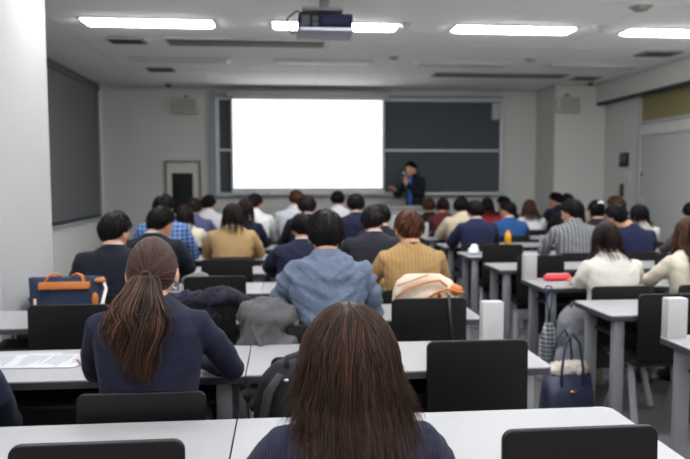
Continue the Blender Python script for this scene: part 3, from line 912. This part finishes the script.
RED = cl('red_top', (150, 40, 52)); MAROON = cl('maroon_sweater', (98, 40, 50)); BLUE = cl('bright_blue_jacket', (38, 84, 138)); BLACKC = cl('black_cloth', (32, 32, 36))
STRIPE = cl('grey_striped_shirt', (104, 106, 110), pattern=('stripe', (146, 148, 150), 30, .3)); GREYC = cl('grey_cloth', (86, 84, 86))
REDB = cl('red_cotton', (170, 36, 44)); BLUESH = cl('blue_shirt', (78, 110, 190))

def Y_of(row): return far_edge(row) - .68
PEOPLE = [
 # key, x, row, head top, label, options
 (.14, 1, 1.208, 'person with straight brown shoulder-length hair in navy pinstripe jacket, nearest to us', dict(fem=1, near=2, hair='bob', hc='bob', cloth=PIN, kind='jacket', inner=cl('pale_blouse', (190, 190, 196)), hair_end=.985, spread=.024, pitch=-.1, w=.82, hs=1.1, legs=MATS['navy_trousers'], fold=.003)),
 (-.455, 2, 1.28, 'person with long brown ponytail in navy sweater, left of centre', dict(fem=1, near=1, hair='pony', hc='pony', cloth=NAVY_KNIT, kind='knit', tail=.31, sway=-.01, pitch=-.2, w=.95, hs=1.04, tieband=1, fold=.004, bulk=.004, arms={('el', 1): (.265, .09, .785), ('el', -1): (-.225, .10, .785)})),
 (-1.27, 2, 1.30, 'person in navy sleeve cut off by the left picture edge', dict(hair='short', hc='black', cloth=cl('dark_navy_jacket', (36, 44, 66)), kind='jacket', arms={('wr', 1): (.24, .22, .54), ('el', 1): (.27, .02, .72), ('fw', 1): (.1, .6, -.5)})),
 (.21, 3, 1.322, 'person with short black hair in light blue denim shirt', dict(near=1, hair='short', hc='soft', cloth=DENIM, kind='shirt', fold=.014, w=1.0, pitch=-.05)),
 (-1.04, 4, 1.275, 'person in dark navy suit with head turned, beside the white pillar', dict(hair='short', hc='black', cloth=DARKSUIT, kind='jacket', turn=-.45, w=1.02, inner=cl('pinkish_shirt', (214, 196, 198)))),
 (.81, 4, 1.279, 'person with reddish brown short hair in tan cable-knit sweater', dict(fem=1, hair='short', hc='red', cloth=TANK, kind='knit', w=1.0, hs=1.05, inner=cl('dark_scarf', (60, 52, 50)))),
 (2.14, 4, 1.196, 'person with brown straight hair in plain white sweater right of the aisle', dict(fem=1, hair='long', hc='dark', cloth=OFFW, kind='knit', hair_end=1.025, spread=.012, w=.95, arms={('el', -1): (-.19, .0, .79), ('wr', -1): (-.08, .27, .765)}, shoe=cl('pale_shoe', (170, 160, 150)))),
 (2.72, 4, 1.225, 'person with long brown hair in cream knit at the right picture edge', dict(fem=1, hair='long', hc='brown', cloth=CREAM, kind='knit', hair_end=.88, spread=.03, w=.95, bulk=.008)),
 (-.98, 5, 1.271, 'person in dark navy leaning, seen between dark suit and brown ponytail', dict(hair='short', hc='black', cloth=DARKSUIT, kind='jacket', turn=-.6, hx=.05, hs=1.06)),
 (.15, 5, 1.215, 'person with black hair in navy jacket just ahead of the denim shirt', dict(hair='short', hc='black', cloth=NAVY, kind='jacket', w=1.08, pitch=-.3)),
 (.70, 5, 1.269, 'person in charcoal suit beside the green bottle', dict(hair='short', hc='soft', cloth=CHAR, kind='jacket', turn=-.4, w=1.08)),
 (-1.07, 6, 1.341, 'person in blue and white plaid shirt on the left', dict(hair='short', hc='black', cloth=PLAID, kind='shirt', turn=-.3, w=1.05)),
 (-.46, 6, 1.272, 'person with long dark hair in plain tan sweater, white collar showing', dict(fem=1, hair='long', hc='dark', cloth=TAN, kind='knit', inner=WHITE, hair_end=1.06, spread=.015, w=1.02)),
 (.90, 6, 1.247, 'person with black hair mostly hidden by the charcoal suit', dict(hair='short', hc='black', cloth=BLACKC, kind='jacket')),
 (2.74, 6, 1.286, 'person in grey vertically striped shirt with red collar', dict(hair='short', hc='black', cloth=STRIPE, kind='shirt', turn=.5, hs=1.08, w=1.08, redcollar=1)),
 (3.30, 6, 1.236, 'person with black hair in navy shirt, head leaning left', dict(hair='short', hc='black', cloth=NAVYB, kind='shirt', turn=.5, hx=-.12, roll=-.15, w=1.1)),
 (3.96, 6, 1.251, 'person with black hair in grey at the right picture edge', dict(hair='short', hc='black', cloth=GREYC, kind='knit')),
 (-1.02, 7, 1.223, 'person with dark brown hair in cream sweater ahead of the plaid shirt', dict(fem=1, hair='long', hc='dark', cloth=CREAM, kind='knit', hair_end=1.0, spread=.005, w=1.0)),
 (-.43, 7, 1.283, 'person with dark hair in navy top just ahead of the tan sweater', dict(fem=1, hair='long', hc='dark', cloth=NAVY, kind='knit', hair_end=1.05, spread=.01, w=1.0, hx=.03)),
 (.25, 7, 1.312, 'person with dark brown hair rising above the navy jacket, below the screen', dict(hair='short', hc='dark', cloth=DARKSUIT, kind='jacket', hs=1.05)),
 (.77, 7, 1.326, 'person with black hair in plain navy suit below the screen', dict(hair='short', hc='soft', cloth=NAVY, kind='jacket', hs=1.03)),
 (2.07, 7, 1.251, 'person in royal navy suit right of the aisle', dict(hair='short', hc='black', cloth=NAVYB, kind='jacket', w=1.0)),
 (3.43, 7, 1.249, 'person with black hair bun and white hair clip', dict(fem=1, hair='bun', hc='black', cloth=BLACKC, kind='knit', clip=1, hs=1.08)),
 (3.93, 7, 1.199, 'person with dark hair and white face mask, in white top', dict(fem=1, hair='long', hc='black', cloth=OFFW, kind='knit', turn=.7, mask=1, hair_end=1.02, spread=.01)),
 (-1.05, 8, 1.261, 'person with brownish hair in violet blue shirt', dict(hair='short', hc='dark', cloth=VIO, kind='shirt', w=1.02)),
 (-.34, 8, 1.311, 'person with black hair in white shirt left of the screen centre', dict(hair='short', hc='black', cloth=WHITE, kind='shirt', turn=-.5, w=1.0)),
 (.13, 8, 1.351, 'person with reddish brown hair in light grey shirt', dict(hair='short', hc='brown', cloth=LGREY, kind='shirt', turn=.4, hx=.03)),
 (2.17, 8, 1.259, 'person with black hair in beige jacket right of the aisle', dict(hair='short', hc='black', cloth=BEIGE, kind='jacket', turn=-.4, w=1.05)),
 (2.76, 8, 1.205, 'person with black hair and bright blue jacket, turned left', dict(fem=1, hair='short', hc='black', cloth=BLUE, kind='jacket', inner=WHITE, turn=.8, w=1.0)),
 (4.15, 8, 1.264, 'person with reddish dark hair and face mask near the door', dict(hair='short', hc='brown', cloth=GREYC, kind='knit', turn=.7, mask=1, hs=1.1)),
 (-.98, 9, 1.275, 'person with black hair in white shirt before the notice cabinet', dict(hair='short', hc='black', cloth=WHITE, kind='shirt', turn=-.4, w=1.02)),
 (.73, 9, 1.322, 'person with black hair in white shirt right below the screen', dict(hair='short', hc='black', cloth=WHITE, kind='shirt', w=1.0)),
 (2.17, 9, 1.235, 'person with dark brown hair in maroon sweater near the lectern', dict(fem=1, hair='long', hc='dark', cloth=MAROON, kind='knit', hair_end=1.1, spread=.005)),
 (2.79, 9, 1.233, 'person with long black hair in red top', dict(fem=1, hair='long', hc='black', cloth=RED, kind='knit', hair_end=1.02, spread=.015)),
 (3.39, 9, 1.203, 'person with long wavy brown hair in white cardigan', dict(fem=1, hair='long', hc='brown', cloth=WHITE, kind='knit', hair_end=.96, spread=.03)),
 (3.93, 9, 1.276, 'person with black hair behind the bun and hair clip', dict(hair='short', hc='black', cloth=BLACKC, kind='knit')),
 (2.18, 10, 1.197, 'person with brown hair in black beside the lectern', dict(fem=1, hair='short', hc='brown', cloth=BLACKC, kind='knit', hs=1.1)),
 (3.34, 10, 1.222, 'person with black hair turned left in black top near the front', dict(hair='short', hc='black', cloth=BLACKC, kind='knit', turn=.8)),
 (4.20, 10, 1.275, 'person with black hair in navy shirt turned left, by front pillar', dict(hair='short', hc='black', cloth=NAVY, kind='shirt', turn=.9, hx=-.03, hs=1.08)),
]
HEADS = {}
for i, (x, row, top, label, op) in enumerate(PEOPLE):
    sp = dict(op); sp['seed'] = 100 + i; sp['loc'] = (x, Y_of(row), 0); sp['top'] = top; sp['label'] = label
    if sp.get('redcollar'): sp['inner'] = REDB
    person(sp)
    put_chair(x, row, True, 'chair of the ' + label, 'black chairs people sit on')

# the speaker at the front
lec = dict(label='person standing at the front with microphone, navy jacket over blue shirt', loc=(2.15, 11.12, 0), rz=math.radians(125), top=1.775, seed=900, stand=1, near=0,
    hair='short', hc='black', cloth=DARKSUIT, kind='jacket', inner=BLUESH, pitch=.0, w=.98, group='the speaker at the front', turn=.1,
    arms={('el', -1): (-.25, .0, 1.22), ('wr', -1): (-.06, .20, 1.395), ('fw', -1): (.12, .1, .6), ('dn', -1): (.5, -.8, 0), ('curl', -1): 1.3,
          ('el', 1): (.26, .08, 1.2), ('wr', 1): (.15, .25, 1.31), ('fw', 1): (0, .9, .35), ('dn', 1): (-.5, 0, -.8), ('curl', 1): .3})
lroot, LH = person(lec)
sm = MB().ovals([(1.02, 0, .035, .06, .02), (1.2, 0, .045, .055, .02), (1.4, 0, .045, .05, .02), (1.52, 0, .03, .045, .02)], 16, 2.2)
sm.build('shirt_front', BLUESH, lroot, True)
mic = thing('microphone', 'handheld microphone held up to the mouth by the standing speaker', 'microphone', (2.15, 11.12, 0), math.radians(125))
mb = MB().tube([(-.045, .27, 1.42), (-.012, .20, 1.555)], [.011, .015], 12)
mb.build('handle', M_BLACK, mic, 'auto')
MB().ball((-.006, .188, 1.575), .025, 14).build('grille', M_ALU, mic, True)

# ================================================================== BAGS, COATS AND THINGS ON THE DESKS
def cloth_lump(pieces, name, m, parent, vox=.008, amp=.012, freq=9, seed=3, sm=3):
    """soft thing: union of rounded pieces with creases."""
    mb = MB()
    for c, r in pieces: mb.ball(c, r, 16)
    sd = Vector((seed * 3.7, seed, 0))
    def post(co, mesh):
        nv = len(co); nr = np.empty(nv * 3); mesh.vertices.foreach_get('normal', nr); nr = nr.reshape(-1, 3)
        ds = np.array([amp * ((1 - 3.2 * abs(noise.noise(Vector((p[0] * freq + p[2] * freq * .35, p[1] * freq, p[2] * freq * .5)) + sd))) + .7 * (1 - 3 * abs(noise.noise(Vector((p[0] * 2 - p[2], p[1] * 2, p[2] * 1.4)) * freq + sd))) + .25 * noise.noise(Vector(p) * freq * 3.5 + sd)) for p in co])
        return co + nr * ds[:, None]
    me = remesh(mb, name, [m], vox, sm, .5, post)
    return link(me, name, parent)

M_TAN = cl('tan_leather', (196, 116, 62), rough=.45, sheen=0, bump=.1)
M_NAVYC = cl('navy_canvas', (40, 52, 74)); M_CREAML = cl('cream_leather', (224, 208, 186), rough=.5, sheen=0, bump=.08)
M_GOLD = mat('gold_metal', (206, 168, 96), .3, metal=.9)

# navy bag with tan straps, lying on the third-row desk
b = thing('canvas_bag', 'navy canvas bag with tan leather straps on the left desk before the pillar', 'bag', (-1.165, 3.72, TOP_Z))
b.scale = (1, 1, 1.08)
mb = MB().ovals([(.002, 0, 0, .185, .085), (.05, 0, 0, .192, .095), (.14, 0, 0, .19, .085), (.19, 0, 0, .20, .06), (.215, 0, 0, .205, .03)], 28, 3.0)
link(remesh(mb, 'body', [M_NAVYC], .008, 3, .5, lambda co, me: co + np.array([[.004 * noise.noise(Vector(p) * 14), .008 * noise.noise(Vector(p) * 11 + Vector((4, 0, 0))), .004 * noise.noise(Vector(p) * 16)] for p in co])), 'body', b)
MB().box((-.12, -.10, .16), (.14, -.06, .198), .008, rot=(-.2, 0, .04)).build('leather_band', M_TAN, b, 'auto')
for s in (-1, 1):
    mb = MB().tube([(-.10 * s, -.05, .195), (-.085 * s, -.03, .224), (-.055 * s, -.02, .232), (-.03 * s, -.01, .222), (-.02 * s, -.0, .205)], .009, 8, flat=.6)
    mb.build('handle', M_TAN, b, True)
MB().tube([(.19, -.03, .21), (.215, -.05, .16), (.20, -.085, .08), (.195, -.09, .03)], .01, 8, flat=.5).build('side_strap', mat('white_strap', (226, 220, 212), .6), b, True)
MB().box((-.145, -.104, .01), (-.13, -.094, .12), .004).build('zip_flap', mat('pinkish_tag', (206, 178, 160), .6), b)
MB().ball((.165, -.085, .11), (.018, .012, .035), 12).build('leather_patch', M_TAN, b, True)
MB().ball((.185, -.05, .2), (.03, .02, .014), 12).build('leather_corner', M_TAN, b, True)

# cream handbag on the third-row desk
b = thing('handbag', 'cream leather handbag with tan handles on the desk behind the tan sweater', 'bag', (.80, 3.70, TOP_Z))
mb = MB().ovals([(.002, 0, 0, .17, .08), (.05, 0, 0, .195, .10), (.12, 0, 0, .19, .09), (.18, -.01, 0, .16, .06), (.22, -.02, 0, .10, .03)], 28, 2.4)
link(remesh(mb, 'body', [M_CREAML], .008, 3, .5), 'body', b)
MB().tube([(-.19, -.085, .10), (-.12, -.092, .15), (-.02, -.09, .185), (.06, -.085, .195), (.10, -.09, .16)], .013, 8, flat=.5).build('handle', M_TAN, b, True)
MB().tube([(-.02, -.10, .09), (.03, -.115, .13), (.09, -.11, .15), (.16, -.10, .13), (.20, -.06, .12)], .014, 8, flat=.5).build('handle', M_TAN, b, True)
MB().tube([(-.18, -.07, .165), (-.08, -.075, .2), (.0, -.06, .225)], .008, 8, flat=.5).build('trim_band', M_TAN, b, True)
MB().tube([(.075 + .022 * math.cos(a), -.118, .125 + .022 * math.sin(a)) for a in [2 * PI * i / 14 for i in range(15)]], .005, 6).build('ring', M_GOLD, b, True)
MB().ball((.05, -.118, .115), (.012, .01, .014), 10).build('charm', REDB, b, True)
MB().ball((.155, -.03, .13), (.05, .06, .035), 14).build('scarf', M_TAN, b, True)
st = thing('bag_strap', 'thin black strap with clip hanging over the chair below the cream handbag', 'strap', (.885, 3.485, .56))
MB().tube([(-.015, .03, .30), (-.012, -.018, .295), (-.002, -.022, .15), (.012, -.022, .02)], .009, 8, flat=.4).build('strap', M_BLACK, st, True)
MB().ball((.013, -.022, .01), (.01, .008, .014), 10).build('clip', M_ALU, st, True)

# black backpack standing on the chair next to the nearest person
b = thing('backpack', 'black backpack with pink tag on the chair left of the straight brown hair', 'backpack', (.035, 2.36, .45))
mb = MB().ovals([(.0, 0, 0, .135, .085), (.08, 0, 0, .15, .105), (.22, 0, 0, .145, .10), (.32, 0, 0, .12, .08), (.375, 0, 0, .07, .045), (.385, 0, 0, .03, .02)], 26, 2.8)
link(remesh(mb, 'body', [cl('black_nylon', (30, 30, 33), rough=.6, sheen=0)], .008, 3, .5), 'body', b)
MB().tube([(-.03, -.05, .37), (-.025, -.06, .405), (.02, -.06, .42), (.06, -.055, .40), (.065, -.05, .365)], .011, 8, flat=.6).build('top_loop', cl('grey_webbing', (70, 74, 84)), b, True)
for s in (-1, 1):
    MB().tube([(s * .05, -.075, .35), (s * .09, -.115, .30), (s * .115, -.13, .19), (s * .10, -.12, .08), (s * .12, -.09, .02)], [.018, .022, .022, .016, .01], 8, flat=.45).build('shoulder_strap', cl('black_padded_mesh', (40, 41, 44), rough=.7), b, True)
MB().box((-.125, -.158, .14), (-.085, -.138, .185), .004).build('tag', mat('pink_tag', (226, 140, 150), .6), b)
for x in (-.03, .005): MB().ball((x, -.095, .335), (.009, .006, .006), 8).build('buckle', M_ALU, b, True)
MB().tube([(-.12, -.07, .2), (-.16, -.09, .1), (-.14, -.1, -.02), (-.11, -.1, -.0)], .005, 6).build('cord', M_ALU, b, True)

# coats over chairs
t = thing('grey_coat', 'grey wool coat draped over the chair left of the denim shirt', 'coat', (-.08, 3.10, 0))
cloth_lump([((0, .06, .83), (.13, .10, .06)), ((-.02, .02, .72), (.10, .07, .13)), ((.05, .0, .60), (.10, .07, .16)), ((-.05, .06, .60), (.09, .08, .16)), ((.06, .1, .76), (.09, .09, .08)), ((.02, .03, .46), (.12, .10, .06))], 'cloth', cl('grey_wool', (92, 92, 94)), t, .008, .021, 8, 5)
MB().tube([(-.06, -.05, .80), (-.02, -.075, .72), (.03, -.09, .64), (.06, -.09, .56)], [.02, .028, .028, .02], 8, flat=.4).build('sleeve_fold', cl('grey_wool_dark', (78, 78, 82)), t, True)
t = thing('navy_jacket', 'dark navy jacket hung over the chair right of the brown ponytail', 'jacket', (-.43, 3.52, 0))
cloth_lump([((-.05, 0, .85), (.20, .055, .035)), ((.10, -.01, .86), (.11, .07, .045)), ((.0, .01, .76), (.20, .06, .11)), ((.20, 0, .83), (.05, .05, .035)), ((-.02, -.015, .66), (.17, .045, .1))], 'cloth', cl('dark_navy_wool', (36, 36, 52)), t, .008, .012, 12, 9)
MB().tube([(.14, -.03, .9), (.19, -.04, .87), (.225, -.04, .81), (.22, -.03, .77)], [.025, .028, .026, .018], 8, flat=.7).build('sleeve', cl('dark_navy_wool', (36, 36, 52)), t, True)

t = thing('cloth_pouch', 'grey soft pouch on the desk right of the ponytailed head', 'pouch', (-.62, 4.72, TOP_Z))
cloth_lump([((0, 0, .05), (.09, .06, .05)), ((.05, .0, .06), (.06, .05, .045))], 'cloth', cl('pouch_grey', (120, 122, 126)), t, .007, .006, 14, 2)
t = thing('water_bottle', 'clear plastic bottle on the desk beside the grey pouch', 'bottle', (-.74, 4.62, TOP_Z))
M_CLEAR = mat('clear_plastic', (225, 230, 232), .08, trans=.9)
MB().ovals([(.001, 0, 0, .03, .03), (.12, 0, 0, .031, .031), (.15, 0, 0, .024, .024), (.165, 0, 0, .013, .013)], 18).build('body', M_CLEAR, t, True)
MB().cyl((0, 0, .165), (0, 0, .185), .015).build('cap', mat('white_cap', (226, 226, 226), .4), t, 'auto')

# upright white boxes at the aisle ends of the desks
def white_box(x, row, label):
    t = thing('white_upright_box', label, 'white box', (x, far_edge(row) - .035, TOP_Z), 0, 'white boxes at the desk ends')
    MB().box((-.05, -.028, 0), (.05, .028, .19), .006).build('shell', mat('white_box_plastic', (172, 173, 173), .45, var=.01), t, 'auto')
    MB().box((-.044, .026, .02), (.044, .031, .17), .003).build('lid', M_CREAMP, t)
white_box(.957, 2, 'white upright box at the aisle end of the desk behind the nearest empty chairs')
white_box(1.85, 2, 'white upright box at the right picture edge, on the nearest right desk')
white_box(1.85, 4, 'white upright box on the desk with the red pouch')
white_box(1.85, 8, 'white upright box far down the aisle, beside the beige jacket')

# printed sheets and pen on the second-row desk
y2 = far_edge(2)
def sheet(x, y, rz, k, label):
    o = tag(MB().box((-.105, -.148, 0), (.105, .148, .0012)).build('printed_sheet', mat('paper_print', (186, 188, 195), .7, var=.01), None), label, 'paper', 'printed sheets')
    o.location = (x, y, TOP_Z + .0005 + k * .0014); o.rotation_euler = (0, 0, rz)
    mb = MB(); R = random.Random(k + 2)
    for i in range(20):
        yy = .125 - i * .0125
        if R.random() < .15: continue
        mb.box((-.088, yy, .0012), (-.088 + R.uniform(.08, .176), yy + .004, .0015))
    l = mb.build('text_lines', mat('grey_print', (112, 114, 120), .7), o)
sheet(-1.10, y2 - .17, -1.45, 0, 'printed sheet on the second desk, at the navy sleeve')
sheet(-.98, y2 - .19, -1.62, 1, 'printed sheet lying on top, nearer the pen on the second desk')
p = thing('pen', 'brown wooden pen lying on the desk left of the ponytailed woman', 'pen', (-.83, y2 - .25, TOP_Z + .006), math.radians(118))
MB().cyl((-.07, 0, 0), (.05, 0, 0), .006, .0055, 10).build('barrel', mat('pen_wood', (150, 108, 84), .5), p, 'auto')
MB().cyl((.05, 0, 0), (.07, 0, 0), .0055, .0015, 10).build('tip', M_EDGE, p, 'auto')

# green tea bottle, red cap, orange bottle, tissue
t = thing('tea_bottle', 'green labelled plastic bottle with white cap beside the denim shirt', 'bottle', (.575, far_edge(5) - .2, TOP_Z))
MB().ovals([(.001, 0, 0, .032, .032), (.03, 0, 0, .033, .033), (.15, 0, 0, .033, .033), (.165, 0, 0, .026, .026), (.182, 0, 0, .014, .014)], 18, 2.3).build('body', mat('green_tea', (150, 190, 80), .25), t, True)
MB().cyl((0, 0, .05), (0, 0, .13), .0338).build('wrapper', mat('green_label', (140, 196, 66), .4), t, 'auto')
MB().cyl((0, 0, .182), (0, 0, .205), .016).build('cap', mat('white_cap', (226, 226, 226), .4), t, 'auto')
t = thing('red_pen_case', 'small red case on the desk between denim shirt and tan sweater', 'case', (.56, far_edge(4) - .3, TOP_Z))
MB().box((-.06, -.025, 0), (.06, .025, .04), .014, seg=3).build('body', mat('bright_red', (214, 44, 52), .5), t, 'auto')
MB().box((-.055, -.003, .037), (.055, .003, .043), .001).build('zip', M_EDGE, t)
t = thing('juice_bottle', 'orange juice bottle on the desk behind the bright blue jacket', 'bottle', (2.53, far_edge(7) - .4, TOP_Z))
MB().ovals([(.001, 0, 0, .035, .035), (.12, 0, 0, .036, .036), (.145, 0, 0, .028, .028), (.155, 0, 0, .018, .018)], 18).build('body', mat('orange_juice', (240, 176, 40), .35), t, True)
MB().cyl((0, 0, .155), (0, 0, .178), .02).build('cap', mat('orange_cap', (232, 150, 40), .4), t, 'auto')
t = thing('crumpled_tissue', 'crumpled white paper at the aisle end of a desk right of the aisle', 'paper', (1.9, far_edge(6) - .25, TOP_Z))
cloth_lump([((0, 0, .035), (.05, .045, .035)), ((.01, 0, .065), (.03, .03, .03))], 'paper', mat('tissue_white', (240, 240, 240), .8), t, .006, .008, 22, 4, 1)
t = thing('white_tumbler', 'small white tumbler on the desk below the white cardigan', 'tumbler', (3.0, far_edge(7) - .22, TOP_Z))
MB().ovals([(.001, 0, 0, .028, .028), (.09, 0, 0, .034, .034)], 18).build('cup', M_WHITE, t, 'auto')
MB().cyl((0, 0, .09), (0, 0, .1), .036).build('lid', M_ALU, t, 'auto')

# red pouch on the desk right of the aisle
t = thing('red_pouch', 'red pencil pouch on the desk before the white sweater', 'pouch', (2.03, far_edge(4) - .13, TOP_Z), .1)
link(remesh(MB().ovals([(.001, 0, 0, .10, .035), (.02, 0, 0, .115, .045), (.04, 0, 0, .105, .035), (.05, 0, 0, .08, .02)], 22, 2.6), 'body', [mat('pouch_red', (206, 52, 60), .55)], .006, 3, .5), 'body', t)
MB().box((-.09, -.004, .046), (.09, .004, .053), .002).build('zip', mat('pale_zip', (232, 190, 180), .5), t)

# folding umbrella hung from the desk end by its cord
t = thing('folded_umbrella', 'folded dark umbrella with pale dots hanging from the desk end', 'umbrella', (1.81, far_edge(4) - DEPTH - .03, .18))
M_UMB = mat('dotted_umbrella_cloth', (44, 50, 66), .7, pattern=('plaid', (190, 192, 196), 34, .45))
mb = MB().ovals([(-.02, 0, 0, .02, .02), (.06, 0, 0, .045, .04), (.18, .005, 0, .05, .045), (.27, .01, 0, .035, .03), (.31, .01, 0, .018, .018)], 16)
link(remesh(mb, 'canopy', [M_UMB], .006, 2, .5, lambda co, me: co + np.array([[.010 * math.sin(math.atan2(p[1], p[0]) * 7) * math.cos(math.atan2(p[1], p[0])), .010 * math.sin(math.atan2(p[1], p[0]) * 7) * math.sin(math.atan2(p[1], p[0])), 0] for p in co])), 'canopy', t)
MB().cyl((.01, 0, .3), (.01, 0, .37), .012).build('handle', M_BLACK, t, 'auto')
MB().tube([(.01, 0, .37), (-.01, 0, .45), (-.02, .0, .53), (-.012, .02, .553), (.01, .04, .555), (.03, .02, .553), (.03, 0, .52), (.022, 0, .44), (.014, 0, .37)], .005, 6).build('wrist_loop', cl('blue_cord', (52, 64, 110)), t, True)

# grey rucksack and navy tote by the aisle
t = thing('grey_rucksack', 'grey round rucksack on the floor under the desk with the red pouch', 'backpack', (1.90, 4.22, 0), .3)
cloth_lump([((0, 0, .2), (.15, .12, .2)), ((.02, .01, .47), (.13, .1, .17)), ((0, -.07, .25), (.12, .07, .2))], 'body', cl('rucksack_grey', (128, 130, 134)), t, .01, .006, 8, 6)
MB().tube([(-.02, 0, .62), (-.01, 0, .66), (.05, 0, .66), (.06, 0, .62)], .009, 8).build('top_loop', M_EDGE, t, True)
t = thing('tote_bag', 'navy leather tote with gold clasp standing on the floor by the aisle', 'bag', (1.70, 3.84, 0), .12)
mb = MB()
R_ = []
for z, a, b_ in ((.0, .165, .07), (.04, .17, .075), (.16, .16, .07), (.30, .145, .06)):
    R_.append((z, 0, 0, a, b_))
mb.ovals(R_, 28, 4)
mb.build('body', mat('navy_leather', (36, 42, 66), .4, bump=.1, bscale=400), t, True)
for s in (-1, 1):
    MB().tube([(-.07, s * .062, .24), (-.07, s * .06, .34), (-.045, s * .05, .50), (0, s * .045, .56), (.045, s * .05, .50), (.07, s * .06, .34), (.07, s * .062, .24)], .009, 8, flat=.7).build('handle', mat('navy_leather', (36, 42, 66), .4), t, True)
MB().tube([(-.022, -.071, .2), (-.008, -.074, .215), (.008, -.074, .205), (.022, -.071, .22)], .008, 8).build('clasp', M_GOLD, t, True)
t = thing('fluffy_scarf', 'cream fluffy scarf stuffed in the top of the navy tote', 'scarf', (1.70, 3.84, .30), .12)
cloth_lump([((-.05, 0, .03), (.08, .045, .04)), ((.06, 0, .03), (.075, .045, .045)), ((0, .0, .04), (.08, .04, .035))], 'cloth', cl('cream_fleece', (222, 212, 198), bump=.8, bscale=150), t, .007, .008, 26, 8)
